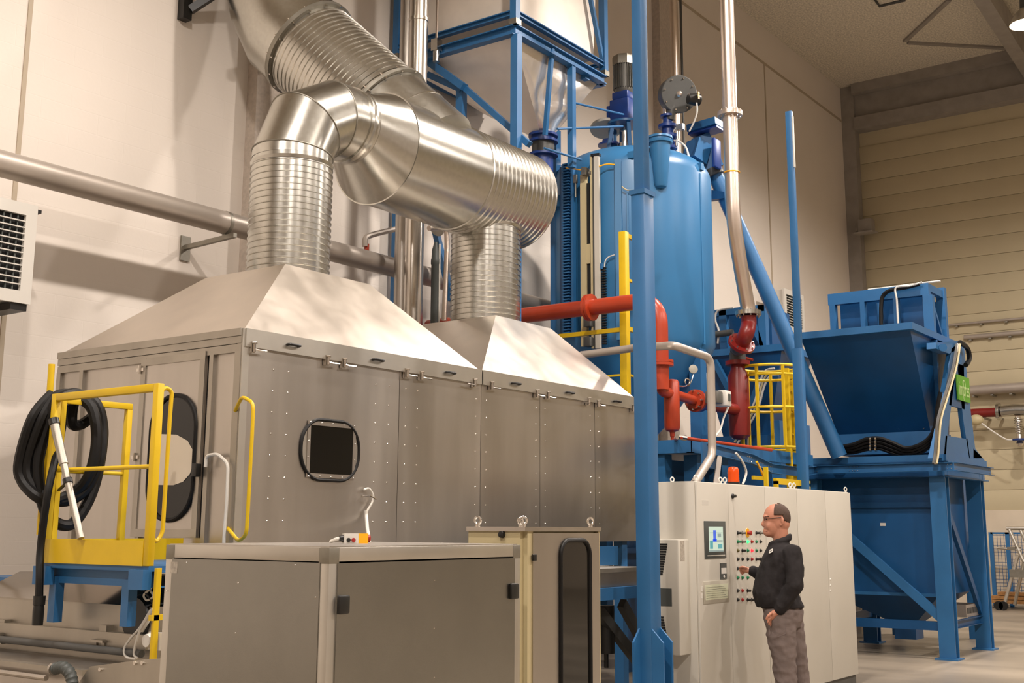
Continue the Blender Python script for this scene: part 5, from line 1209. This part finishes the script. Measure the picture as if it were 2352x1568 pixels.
# ---------------------------------------------------------------- blue platform that carries the tank
PFY = 5.85
c = A(1588, 1008, Y=PFY); pzt = c.z; px0 = c.x
PT = thing('tank_platform', 'blue steel platform under the mixing tank', 'platform', (px0+1.7, 7.2, 0))
build('edge_beam', MB().channel((px0, PFY, pzt-.07), (px0+3.3, PFY, pzt-.07), .06, .14, sx=-1), MT['blue'], PT)
build('edge_beam', MB().channel((px0, PFY, pzt-.07), (px0, 9.0, pzt-.07), .06, .14, sx=1), MT['blue'], PT)
bx('deck', (px0+.02, PFY+.02, pzt-.03), (px0+3.3, 9.1, pzt), 'blue_hop', PT)
for xx, yy in ((px0+.05, PFY+.35), (px0+.35, PFY+.12), (px0+.95, PFY+.12), (px0+3.1, PFY+.12), (px0+.1, 8.8), (px0+3.1, 8.8)):
    bx('leg', (xx, yy, 0), (xx+.16, yy+.16, pzt-.14), 'blue', PT)
bx('shield_panel', (px0+.6, PFY+1.2, 0), (px0+3.2, PFY+1.25, pzt-.1), 'blue_hop', PT)
for z in (1.3, 1.75, 2.15): bx('cross_rail', (px0+.3, PFY+1.1, z), (px0+3.2, PFY+1.16, z+.06), 'blue_hop', PT)
for a_ in range(3): a = 2*pi*a_/3+.5; build('tank_leg', MB().box((TX+.95*cos(a)-.08, TY+.95*sin(a)-.08, pzt), (TX+.95*cos(a)+.08, TY+.95*sin(a)+.08, 4.1)), MT['blue'], PT)
build('yellow_step', MB().box((AX(1732, 1092, 5.5), 5.5, A(1732, 1092, Y=5.5).z-.04), (AX(1765, 1092, 5.5), 5.53, A(1732, 1092, Y=5.5).z)), MT['yellow'], PT)
# cable tray stepping down from the platform to the big hopper
TR_ = thing('cable_tray', 'blue perforated cable tray stepping down towards the big hopper', 'cable tray', A(1800, 1080, Y=5.55))
def traypiece(p, q, h=.105):
    d = (q-p).normalized(); a, b, _ = frame(d)
    o = build('tray_section', MB().channel(p, q, .05, h, .006, sx=1), MT['blue'], TR_)
    m = MB()
    for f in (.04, .96):
        for dz in (-.025, .025):
            for dx in (-.02, .02):
                c_ = p+(q-p)*f+V((0, 0, dz))+d*dx; m.ball(c_-V((nv.x, nv.y, 0))*.012, .007, 5)
    build('tray_bolts', m, MT['chrome'], o, kind='stuff'); return o
Yt = 5.55
tp = [A(1622, 1030, Y=Yt), A(1722, 1054, Y=Yt), A(1750, 1068, Y=Yt), A(1768, 1076, Y=Yt), A(1835, 1084, Y=Yt)]
hx_ = 15.30
tp2 = [A(1870, 1090, X=hx_), A(1958, 1078, X=hx_), A(2190, 1069, X=hx_)]
zt2 = sum(p.z for p in tp2[1:])/2
tp2 = [V((p.x, p.y, zt2)) for p in tp2]
for a, b in ((tp[0], tp[1]), (tp[1], tp[2]), (tp[2], tp[3]), (tp[3], tp[4]), (tp[4], V((hx_, tp2[0].y, zt2))), (tp2[0], tp2[1]), (tp2[1], tp2[2])): traypiece(a, b)
traypiece(tp2[2], V((AX(2275, 1085, tp2[2].y), tp2[2].y, zt2)))
bx('drop_plate', (tp[0].x-.1, Yt-.01, pzt-.32), (tp[0].x+.28, Yt+.01, pzt-.06), 'blue', TR_)
# yellow caged ladder
LC = thing('caged_ladder', 'yellow ladder with round safety cage beside the red separator', 'ladder', A(1800, 1110, X=13.75))
lc = A(1768, 842, X=13.75); rC = .36
zh = [A(1768, y, X=13.75).z for y in (845, 862, 940, 1030)]
lx, ly = lc.x+.10, lc.y-.22
for z in (zh[0], zh[1]-.02, zh[2], zh[3]):
    m = MB().tube([lc*1+V((rC*cos(a), rC*sin(a), z-lc.z)) for a in [2*pi*k/28 for k in range(28)]], .018, 6, closed=True); build('hoop', m, MT['yellow'], LC)
for k in range(7): a = 2*pi*k/7+.4; q = lc+V((rC*cos(a), rC*sin(a), 0)); bx('cage_bar', (q.x-.016, q.y-.016, zh[3]), (q.x+.016, q.y+.016, zh[0]), 'yellow', LC)
lb = A(1812, 1000, X=13.9)
for dx, dy in ((0, 0), (.36, .06)): bx('stile', (13.86+dx, lb.y+dy-.035, 0), (13.91+dx, lb.y+dy+.035, zh[0]), 'yellow', LC)
for i in range(12): z = .3+.27*i; build('rung', MB().cyl((13.9, lb.y, z), (14.24, lb.y+.06, z), .015, n=8), MT['yellow'], LC)
yb = A(1800, 1110, Y=5.4); YB_ = thing('yellow_gate_frame', 'small yellow frame just above the cabinet roofs', 'frame', (yb.x, 5.4, 0))
g0, g1 = A(1780, 1104, Y=5.4), A(1858, 1122, Y=5.4)
bx('top_bar', (g0.x, 5.38, g0.z-.035), (g1.x, 5.42, g0.z+.03), 'yellow', YB_); bx('cross_bar', (g0.x+.03, 5.38, g0.z-.20), (g1.x, 5.42, g0.z-.12), 'yellow', YB_)
for xx in (g0.x, g1.x-.05): bx('post', (xx, 5.38, 0), (xx+.05, 5.42, g0.z), 'yellow', YB_)
bx('side_post', (g0.x-.25, 5.38, 0), (g0.x-.21, 5.42, g0.z+.14), 'yellow', YB_)
for pts, m_, lb_ in (([(1690, 1040), (1705, 1060), (1714, 1085), (1706, 1112)], 'white', 'pale cable arching down behind the orange beacon'), ([(1738, 1060), (1748, 1080), (1756, 1100), (1758, 1118)], 'amber', 'yellow cable hanging from the cable tray')):
    wire([A(x, y, Y=5.5) for x, y in pts], .014, m_, lb_)
wire([A(1652, 1050, Y=5.5), A(1648, 1080, Y=5.45), A(1644, 1116, Y=5.3)], .03, 'pipe_grey', 'grey hose dropping from the tray beside the beacon')
# ---------------------------------------------------------------- hopper behind the separator
RH = thing('framed_hopper', 'blue framed hopper behind the yellow caged ladder', 'hopper', (17, 8.2, 0))
rx = 16.6
def RA(px, py_): return A(px, py_, X=rx)
zt_r, zm_r, zb_r = RA(1700, 705).z, RA(1700, 800).z, RA(1700, 1000).z
y0_r, y1_r = RA(1752, 705).y, RA(1640, 705).y
bx('head_panel', (rx+.3, y0_r, zm_r), (rx+1.0, y1_r+.3, zt_r), 'blue_hop', RH)
bx('top_beam', (rx, y0_r-.02, zt_r-.10), (rx+.12, y1_r+.3, zt_r), 'blue', RH)
for px in (1750, 1660): y_ = RA(px, 750).y; bx('head_post', (rx, y_-.06, zm_r-.1), (rx+.12, y_+.06, zt_r), 'blue', RH)
build('gusset', MB().prism([RA(1720, 745), RA(1738, 745), RA(1756, 800), RA(1752, 808)], (.06, 0, 0)), MT['blue'], RH)
bx('rim', (rx-.1, y0_r-.35, zm_r-.10), (rx+1.2, y1_r+.3, zm_r), 'blue', RH)
build('bin', MB().loft([[(rx-.05, y0_r-.30, zm_r-.08), (rx+1.1, y0_r-.30, zm_r-.08), (rx+1.1, y1_r+.2, zm_r-.08), (rx-.05, y1_r+.2, zm_r-.08)], [(rx+.2, y0_r+.05, zb_r), (rx+.9, y0_r+.05, zb_r), (rx+.9, y1_r, zb_r), (rx+.2, y1_r, zb_r)]][::-1]), MT['blue_hop'], RH)
bx('storage_bin', (rx+.05, y0_r-.15, .8), (rx+1.0, y1_r+.1, zb_r), 'blue_hop', RH)
for xx in (rx, rx+1.0):
    for yy in (y0_r-.2, y1_r+.1): bx('leg', (xx, yy, 0), (xx+.15, yy+.15, zb_r+.2), 'blue', RH)
for p, q in (((1648, 830), (1690, 920)), ((1755, 870), (1700, 1010))): build('bin_rib', MB().beam(RA(*p)-V((.1, 0, 0)), RA(*q)-V((.02, 0, 0)), .08, .10, (1, 0, 0)), MT['blue'], RH)
build('red_lever', MB().cyl(RA(1712, 822)-V((.2, 0, 0)), RA(1742, 830)-V((.2, 0, 0)), .022, n=8), MT['red'], RH)
for dx_, m_ in ((0, 'white'), (7, 'cream'), (14, 'white')): build('cable', MB().tube(catmull([RA(x+dx_*.6, y+dx_)-V((.25, 0, 0)) for x, y in ((1795, 850), (1775, 855), (1762, 880), (1748, 930), (1722, 975), (1700, 1010))], 5), .016, 6), MT[m_], RH)
build('cable', MB().tube(catmull([RA(x, y)-V((.08, 0, 0)) for x, y in ((1654, 790), (1656, 760), (1648, 735), (1655, 715), (1690, 708))], 5), .016, 6), MT['white'], RH)
build('level_switch', MB().cyl(RA(1646, 770)-V((.1, 0, 0)), RA(1690, 765)-V((.1, 0, 0)), .05, n=12), MT['dgrey'], RH)
# ---------------------------------------------------------------- big blue tipping hopper on the right
BH = thing('loading_hopper', 'big blue loading hopper on four legs at the right', 'hopper', (16.3, 5.4, 0))
rX0, rX1, rY0 = 15.0, 16.75, A(2089, 748, X=15.0).y; rY1 = A(1838, 776, X=15.0).y
rz = A(2089, 750, X=15.0).z; bz = A(2135, 990, X=16.2).z; bX0, bX1 = 16.15, 17.0; bY0 = A(2137, 990, X=bX0).y; bY1 = A(1925, 1000, X=bX0).y
bin_ = build('tipping_bin', MB().loft([[(bX0, bY0, bz), (bX1, bY0, bz), (bX1, bY1, bz), (bX0, bY1, bz)], [(rX0, rY0, rz), (rX1, rY0, rz), (rX1, rY1, rz), (rX0, rY1, rz)]], caps=False), MT['blue_hop'], BH)
for a, b in (((rX0-.05, rY0-.05), (rX0+.06, rY1+.05)), ((rX1-.06, rY0-.05), (rX1+.05, rY1+.05)), ((rX0+.06, rY0-.05), (rX1-.06, rY0+.05)), ((rX0+.06, rY1-.05), (rX1-.06, rY1+.05))):
    bx('rim', (a[0], a[1], rz-.04), (b[0], b[1], rz+.05), 'blue', BH)
bx('bin_collar', (bX0-.02, bY0-.02, A(2100, 1040, X=bX0).z), (bX1, bY1+.02, bz), 'blue', BH)
m = MB()
for px in (1955, 2008, 2065, 2122): c = A(px, 984, X=16.12); m.ball(c, .012, 6)
build('bin_bolts', m, MT['chrome'], BH, kind='stuff')
for x0_, z0_, x1_, z1_ in ((15.9, rz-.3, 16.5, bz),): build('side_rib', MB().beam((15.95, rY0-.02, rz-.05), (16.5, bY0-.02, bz+.05), .08, .06, (0, 1, 0)), MT['blue'], BH)
# deck flange between the bins
dz = A(2100, 1050, X=15.6).z
bx('deck_flange', (15.45, 4.45, dz-.06), (17.35, 6.4, dz+.02), 'blue', BH)
build('deck_beam', MB().hbeam((15.5, 4.5, dz-.16), (15.5, 6.4, dz-.16), .12, .2), MT['blue_hop'], BH)
build('deck_beam', MB().hbeam((15.5, 4.5, dz-.16), (17.35, 4.5, dz-.16), .12, .2), MT['blue'], BH)
zlb = A(2050, 1363, X=15.75).z
bx('storage_bin', (15.72, 4.72, zlb), (17.1, 6.25, dz-.06), 'blue_hop', BH)
bx('bin_band', (15.68, 4.70, A(2060, 1160, X=15.7).z-.03), (15.73, 6.27, A(2060, 1160, X=15.7).z+.04), 'blue_hop', BH)
bx('bin_band', (15.69, 4.70, zlb-.02), (15.73, 6.27, zlb+.02), 'blue', BH)
oc = A(2086, 1455, X=16.3); zo1 = A(2086, 1430, X=16.3).z; zo0 = A(2086, 1466, X=16.3).z
build('cone', MB().loft([[(15.72, 4.72, zlb), (17.1, 4.72, zlb), (17.1, 6.25, zlb), (15.72, 6.25, zlb)], [(oc.x-.12, oc.y-.14, zo1), (oc.x+.2, oc.y-.14, zo1), (oc.x+.2, oc.y+.14, zo1), (oc.x-.12, oc.y+.14, zo1)]]), MT['blue_hop'], BH)
bx('outlet', (oc.x-.12, oc.y-.14, zo0), (oc.x+.2, oc.y+.14, zo1), 'blue_hop', BH)
bx('data_plate', (15.715, A(2027, 1204, X=15.7).y-.035, A(2027, 1204, X=15.7).z-.02), (15.72, A(2027, 1204, X=15.7).y+.035, A(2027, 1204, X=15.7).z+.02), 'white', BH)
for xx, yy in ((15.56, 4.59), (17.18, 4.59), (17.18, 6.13), (15.62, 6.30)):
    build('leg', MB().hbeam((xx, yy, .02), (xx, yy, dz-.06), .20, .16, .018, (1, 0, 0)), MT['blue'], BH)
    bx('foot_plate', (xx-.14, yy-.14, 0), (xx+.14, yy+.14, .02), 'blue', BH)
zb1_, zb2_ = A(2195, 1440, X=15.5).z, 0
build('tie_beam', MB().channel((15.52, 4.6, zb1_), (15.52, 6.3, zb1_), .06, .11, sx=1), MT['blue_hop'], BH)
build('tie_beam', MB().channel((15.6, 4.62, zb1_), (17.2, 4.62, zb1_), .05, .10), MT['blue_hop'], BH)
build('tie_beam', MB().beam((15.6, 6.2, zb1_), (17.2, 6.1, zb1_+.02), .06, .10), MT['blue_hop'], BH)
build('diagonal_brace', MB().channel(V((15.50, 4.60, zb1_+.05)), V((15.50, A(1940, 1225, X=15.5).y, A(1940, 1225, X=15.5).z)), .06, .11, sx=1), MT['blue'], BH)
build('diagonal_brace', MB().beam((15.7, 4.60, 2.0), (17.1, 4.60, zb1_+.1), .05, .10), MT['blue_hop'], BH)
# twin bin standing behind the first one
tb = [(17.75, 5.05), (18.8, 5.05), (18.8, 6.3), (17.75, 6.3)]
bx('twin_bin', (17.75, 5.05, 1.55), (18.8, 6.3, dz+.35), 'blue_hop', BH)
build('twin_cone', MB().loft([[(18.2, 5.3, .75), (18.5, 5.3, .75), (18.5, 5.7, .75), (18.2, 5.7, .75)], [(x, y, 1.55) for x, y in tb]]), MT['blue_hop'], BH)
bx('twin_rim', (17.7, 5.0, dz+.30), (18.85, 6.4, dz+.40), 'blue', BH)
for xx, yy in ((18.65, 5.06), (18.65, 6.2)): bx('leg', (xx, yy, 0), (xx+.14, yy+.14, dz+.3), 'blue', BH)
# head frame with uprights above the rim
hX = 16.0
def HA(px, py_): return A(px, py_, X=hX)
hy0, hy1 = HA(2132, 660).y, HA(1901, 680).y; hz1 = HA(2127, 650).z; hz0 = HA(2100, 762).z-.15
HF = BH
bx('head_beam', (hX, hy0, hz1-.16), (hX+.10, hy1, hz1), 'blue', BH)
for px, w_ in ((1911, .04), (1980, .032), (2057, .032), (2131, .065)):
    y_ = HA(px, 700).y; bx('head_post', (hX, y_-w_, hz0), (hX+.10, y_+w_, hz1-.16), 'blue', BH)
bx('head_panel', (hX+.25, hy0+.05, hz0), (hX+.28, hy1-.08, hz1-.12), 'blue_hop', BH); bx('panel_stiffener', (hX+.2, hy0+.05, hz0+.25), (hX+.25, hy1-.08, hz0+.31), 'blue_hop', BH)
build('vent_tube', MB().cyl((hX+.05, HA(2018, 700).y, hz0), (hX+.05, HA(2018, 700).y, hz1-.2), .045, n=14), MT['blue'], BH)
hX2 = AX(2172, 700, hy0)
bx('head_side_beam', (hX+.1, hy0, hz1-.10), (hX2, hy0+.08, hz1), 'blue', BH); bx('head_post', (hX2-.10, hy0-.02, hz0-.2), (hX2, hy0+.10, hz1+.05), 'blue', BH)
bx('head_side_sill', (hX+.1, hy0, hz0), (hX2, hy0+.06, hz0+.08), 'blue', BH)
build('head_diagonal', MB().beam((hX+.15, hy0+.04, hz1-.12), (hX2-.1, hy0+.04, hz0+.05), .05, .05, (0, 1, 0)), MT['blue'], BH)
bx('head_side_panel', (hX+.1, hy0+.1, hz0), (hX2, hy0+.12, hz1-.15), 'blue_hop', BH)
# slanted side frame with sign
SFY = 4.50
def SA(px, py_): return A(px, py_, Y=SFY)
def splate(name, pts, m='blue', th=.06, par=BH): return build(name, MB().prism([SA(*p) for p in pts], (0, th, 0)), MT[m], par)
splate('side_frame', [(2186, 800), (2204, 786), (2176, 1000), (2172, 1052), (2142, 1052), (2156, 990)])
splate('side_frame', [(2204, 786), (2214, 792), (2228, 930), (2240, 1030), (2262, 1058), (2226, 1052), (2212, 960), (2200, 850)])
splate('side_crossbar', [(2172, 1000), (2222, 1008), (2228, 1052), (2168, 1050)])
splate('side_web', [(2190, 830), (2214, 840), (2216, 940), (2180, 930)], 'blue_hop', .03)
splate('hinge_bracket', [(2150, 786), (2205, 782), (2205, 800), (2180, 812), (2150, 800)], 'blue', .12)
build('hinge_pin', MB().cyl(A(2166, 798, Y=SFY-.05), A(2166, 798, Y=SFY+.4), .05, n=14), MT['blue'], BH)
build('foot_gusset', MB().prism([SA(2236, 1030), SA(2258, 1052), SA(2236, 1052)], (0, .5, 0)), MT['blue'], BH)
# green sign: two lines of letters
sg = [SA(2193, 860), SA(2222, 869), SA(2223, 925), SA(2196, 918)]
SG = thing('machine_sign', 'green sign plate with pale lettering on the hopper side frame', 'sign', sg[3]-V((0, .03, 0)))
sgx0, sgx1, sgz0, sgz1 = (sg[0].x+sg[3].x)/2, (sg[1].x+sg[2].x)/2, (sg[2].z+sg[3].z)/2, (sg[0].z+sg[1].z)/2
bx('plate', (sgx0, SFY-.03, sgz0), (sgx1, SFY-.012, sgz1), 'sign_green', SG)
def text(s, x, y, z, size, m, par, name='lettering'):
    cu = bpy.data.curves.new('t', 'FONT'); cu.body = s; cu.size = 1;  cu.extrude = .002; ob = bpy.data.objects.new('t', cu); C.objects.link(ob)
    dg = bpy.context.evaluated_depsgraph_get(); me = ob.evaluated_get(dg).to_mesh(); mb = MB()
    wd_ = max(v.co.x for v in me.vertices); k_ = size/wd_; mb.v = [(x+v.co.x*k_, y-v.co.z, z+v.co.y*k_*1.6) for v in me.vertices]; mb.f = [tuple(p.vertices) for p in me.polygons]
    bpy.data.objects.remove(ob); return build(name, mb, m, par)
text('impres', sgx0+(sgx1-sgx0)*.08, SFY-.033, (sgz0+sgz1)/2-.10, (sgx1-sgx0)*.84, MT['sign_txt'], SG)
build('emblem', MB().torus(((sgx0+sgx1)/2, SFY-.032, sgz1-.11), (0, 1, 0), .05, .01, 20, 6), MT['sign_txt'], SG)
# cables and hoses on the hopper
for i, (dx_, m_) in enumerate(((0, 'white'), (4, 'white'), (-4, 'dgrey'), (7, 'cream'))):
    wire([A(x+dx_*.7, y, Y=SFY-.05-.01*i) for x, y in ((2200, 790), (2192, 840), (2175, 900), (2157, 960), (2152, 1010), (2150, 1040), (2146, 1064))], .016, m_, ['outermost white cable down the hopper side frame', 'second white cable down the hopper side frame', 'dark cable beside the white cables on the side frame', 'cream cable nearest the green sign'][i])
wire([A(x, y, Y=SFY-.08) for x, y in ((2205, 786), (2222, 800), (2226, 825), (2218, 838))], .035, 'black', 'short black hose loop at the top of the side frame')
for i in range(4):
    dy_ = i*8
    wire([A(x, y+dy_*f, X=15.42+.03*i) for x, y, f in ((1925, 1026, .6), (1960, 1020, .8), (1990, 1008, 1), (2020, 1006, 1), (2050, 1016, 1), (2080, 1028, .8), (2110, 1022, .8), (2135, 1004, .8), (2148, 975, .5), (2154, 930, .2), (2160, 900, .2))], .026, 'black', ['topmost', 'second', 'third', 'lowest'][i]+' black hose draped along the hopper deck')
cp = A(2006, 1022, X=15.38); 
HCp = thing('hose_clamp', 'small row of steel clips holding the black hoses', 'clamp', cp)
for i in range(4):
    for dx in (-.035, .035): q = A(2006, 1008+i*8, X=15.42+.03*i); build('clip', MB().lathe(q+V((0, dx-.012, 0)), (0, 1, 0), [(0, .031), (.024, .031)], 12), MT['chrome'], HCp)
wire([A(x, y, X=15.95) for x, y in ((2112, 652), (2080, 660), (2055, 664), (2035, 672), (2025, 690), (2024, 740), (2026, 760))], .028, 'black', 'black hose on the hopper head frame')
wire([A(x, y, X=15.93) for x, y in ((2118, 648), (2090, 656), (2058, 661), (2060, 690), (2063, 745))], .014, 'white', 'white cable on the hopper head frame')
wire([A(x, y, X=16.05) for x, y in ((1994, 665), (2040, 660), (2110, 651), (2160, 645))], .014, 'white', 'white cable along the top edge of the head frame')
# grey crate stack and timber below and behind the hopper
ct = A(2185, 1418, X=17.5)
cz = ct.z-.06
CR = thing('plastic_crate', 'grey plastic crate lying on the tie beams below the hopper', 'crate', (17.2, 5.0, cz))
bx('base', (16.5, 4.62, zb1_+.055), (17.1, 5.5, zb1_+.075), 'pipe_grey', CR)
for a, b in (((16.5, 4.62), (17.1, 4.645)), ((16.5, 5.475), (17.1, 5.5)), ((16.5, 4.645), (16.525, 5.475)), ((17.075, 4.645), (17.1, 5.475))): bx('side', (a[0], a[1], zb1_+.075), (b[0], b[1], zb1_+.21), 'pipe_grey', CR)
for k in range(4): bx('slot', (16.55+.13*k, 4.612, zb1_+.10), (16.65+.13*k, 4.621, zb1_+.17), 'dgrey', CR)
# ---------------------------------------------------------------- along the far end wall
wx = XB-.06
def WA(px, py_, off=.25): return A(px, py_, X=XB-off)
def yline(name, label, px0, py0, px1, py1, r, m, off=.25, cat='pipe'):
    a, b = WA(px0, py0, off), WA(px1, py1, off); z = (a.z+b.z)/2; d = V((0, 1, 0)); t_ = thing(name, label, cat, (XB-off, a.y, z))
    build('tube', MB().cyl((XB-off, a.y, z), (XB-off, b.y-1.5, z), r, n=16), MT[m], t_)
    for k in range(3): yy = a.y+(b.y-a.y)*(k+.3)/3; build('wall_clip', MB().box((XB-off-.02, yy-.03, z-r-.03), (XB-.05, yy+.03, z-r)), MT['galv_dull'], t_)
    return t_, z
yline('conduit', 'thin grey conduit across the cream end wall', 2180, 746, 2352, 731, .03, 'pipe_grey', .12)
yline('conduit', 'wide flat grey conduit below the thin one on the end wall', 2215, 776, 2352, 762, .055, 'pipe_grey', .12)
yline('wall_pipe', 'pale grey pipe on the end wall above the red pipe', 2222, 898, 2352, 888, .11, 'pipe_grey', .3)
rp, rz_ = yline('red_wall_pipe', 'dark red pipe on the end wall leading to a grey valve', 2222, 951, 2310, 944, .10, 'dred', .55)
VA = thing('wall_valve', 'grey cast valve assembly at the right end of the red wall pipe', 'valve', WA(2335, 1005, .55))
vy = WA(2328, 945, .7).y
build('elbow', MB().tube([(XB-.7, vy+.25, rz_), (XB-.7, vy, rz_+.02), (XB-.7, vy-.3, rz_)], .12, 18, .1), MT['galv'], VA)
build('flange', MB().lathe((XB-.7, vy+.27, rz_), (0, 1, 0), [(0, .19), (.06, .19)], 24), MT['galv'], VA)
build('stem', MB().lathe((XB-.7, vy-.08, rz_-.75), (0, 0, 1), [(0, .05), (.05, .08), (.1, .05), (.62, .06)], 16), MT['chrome'], VA)
build('spring', MB().tube([V((XB-.7+.08*cos(a), vy-.08+.08*sin(a), rz_-.15-.35*a/(14*pi))) for a in [k*pi/6 for k in range(84)]], .012, 5), MT['galv'], VA)
build('handwheel', MB().torus((XB-.7, vy-.08, rz_-.62), (0, 0, 1), .14, .022, 24, 8).lathe((XB-.7, vy-.08, rz_-.64), (0, 0, 1), [(0, .12), (.03, .12)], 20), MT['blue_gear'], VA)
build('stop_cock', MB().ball(WA(2242, 964, .9), .13, 12, (.8, 1.2, .9)), MT['cream'], VA)
wire([WA(x, y, .9) for x, y in ((2252, 970), (2280, 990), (2310, 1008), (2325, 1010))], .018, 'white', 'white cord hanging to the valve on the end wall')
bx2 = MB().box((XB-1.0, WA(2280, 985, .9).y, A(2260, 990, X=XB-1).z-.3), (XB-.07, WA(2222, 985, .9).y, A(2260, 990, X=XB-1).z+.25))
sp_ = A(1985, 525, X=XB-.45)
FLD = thing('flood_light', 'grey flood light fixed high in the corner pillar', 'light fitting', sp_)
build('housing', MB().box((sp_.x-.12, sp_.y-.22, sp_.z-.12), (sp_.x+.15, sp_.y+.12, sp_.z+.22), .03), MT['concrete_d'], FLD)
build('visor', MB().prism([sp_+V((-.25, -.28, -.16)), sp_+V((.15, -.28, -.12)), sp_+V((.15, .18, -.12)), sp_+V((-.25, .18, -.16))], (0, 0, .04)), MT['concrete_d'], FLD)
bx('bracket', (sp_.x-.05, sp_.y+.1, sp_.z-.05), (XB-.05, sp_.y+.2, sp_.z+.1), 'concrete_d', FLD)
# mesh fence, rolling ladder, timber
fX = 26.9
def FA(px, py_): return A(px, py_, X=fX)
MF = thing('mesh_fence', 'blue mesh fence panel leaning at the end wall', 'fence', FA(2310, 1390))
fy0, fy1 = FA(2352, 1230).y-1.2, FA(2275, 1230).y; fz1 = FA(2310, 1222).z
for yy in (fy1, FA(2318, 1300).y, fy0): bx('post', (fX, yy-.04, 0), (fX+.06, yy+.04, fz1), 'blue', MF)
for z in (.15, fz1-.04): bx('rail', (fX, fy0, z), (fX+.04, fy1, z+.04), 'blue', MF)
m = MB(); n_ = int((fy1-fy0)/.07)
for i in range(n_): y = fy0+.07*i; m.box((fX+.018, y-.004, .15), (fX+.026, y+.004, fz1))
k = .2
while k < fz1: m.box((fX+.012, fy0, k-.004), (fX+.018, fy1, k+.004)); k += .07
build('mesh', m, MT['blue_hop'], MF, kind='stuff')
lX = 25.6
def LA(px, py_): return A(px, py_, X=lX)
RL = thing('rolling_ladder', 'aluminium rolling ladder at the right edge of the hall', 'ladder', LA(2310, 1400))
def bar(name, p, q, r=.035, m='alu'): build(name, MB().cyl(p, q, r, n=10), MT[m], RL)
bar('stile', LA(2318, 1215), LA(2352, 1290)); bar('stile', LA(2332, 1215)+V((.4, 0, 0)), LA(2366, 1290)+V((.4, 0, 0)))
bar('leg', LA(2338, 1275), LA(2320, 1340)); bar('leg', LA(2320, 1340), LA(2306, 1392)); bar('leg', LA(2352, 1290), LA(2322, 1390)+V((.3, 0, 0))); bar('handrail', LA(2312, 1213), LA(2370, 1213)); bar('spreader', LA(2290, 1258), LA(2345, 1262), .025)
build('step', MB().box(LA(2322, 1325)+V((-.1, 0, 0)), LA(2365, 1312)+V((.5, 0, .03))), MT['galv_dull'], RL)
build('step', MB().box(LA(2316, 1262)+V((-.1, 0, 0)), LA(2334, 1256)+V((.4, 0, 0))), MT['galv_dull'], RL)
for q in (LA(2295, 1394), LA(2306, 1396)): build('wheel', MB().lathe(V((q.x-.05, q.y, .09)), (1, 0, 0), [(0, .09), (.05, .09)], 16), MT['blackp'], RL)
for i in range(3):
    bx_ = build('timber_plank', MB().box((26.2+.1*i, FA(2352, 1380).y-2, .10+.075*i), (26.7, FA(2280, 1380).y-.12*i, .165+.075*i)), MT['wood'], None, label=['lowest', 'middle', 'topmost'][i]+' timber plank of the stack on the floor by the end wall', cat='plank', group='planks by the end wall')
SK = thing('pallet_bearers', 'dark timber bearers under the planks by the end wall', 'bearer', (26.4, FA(2300, 1390).y, 0))
for k in range(3): y = FA(2290, 1390).y-.2-1.0*k; bx('bearer', (26.1, y-.05, 0), (26.8, y+.05, .10), 'dgrey', SK)
cb = A(1972, 1440, X=18.6)
CB = thing('cardboard_box', 'pale cardboard box on the floor behind the cabinet row', 'box', (18.6, cb.y, 0)); bx('carton', (18.4, A(1980, 1470, X=18.4).y, 0), (18.9, A(1960, 1470, X=18.4).y+.4, .55), 'dado', CB); bx('lid_flap', (18.38, A(1980, 1470, X=18.4).y-.01, .5), (18.92, A(1960, 1470, X=18.4).y+.41, .56), 'dado', CB)
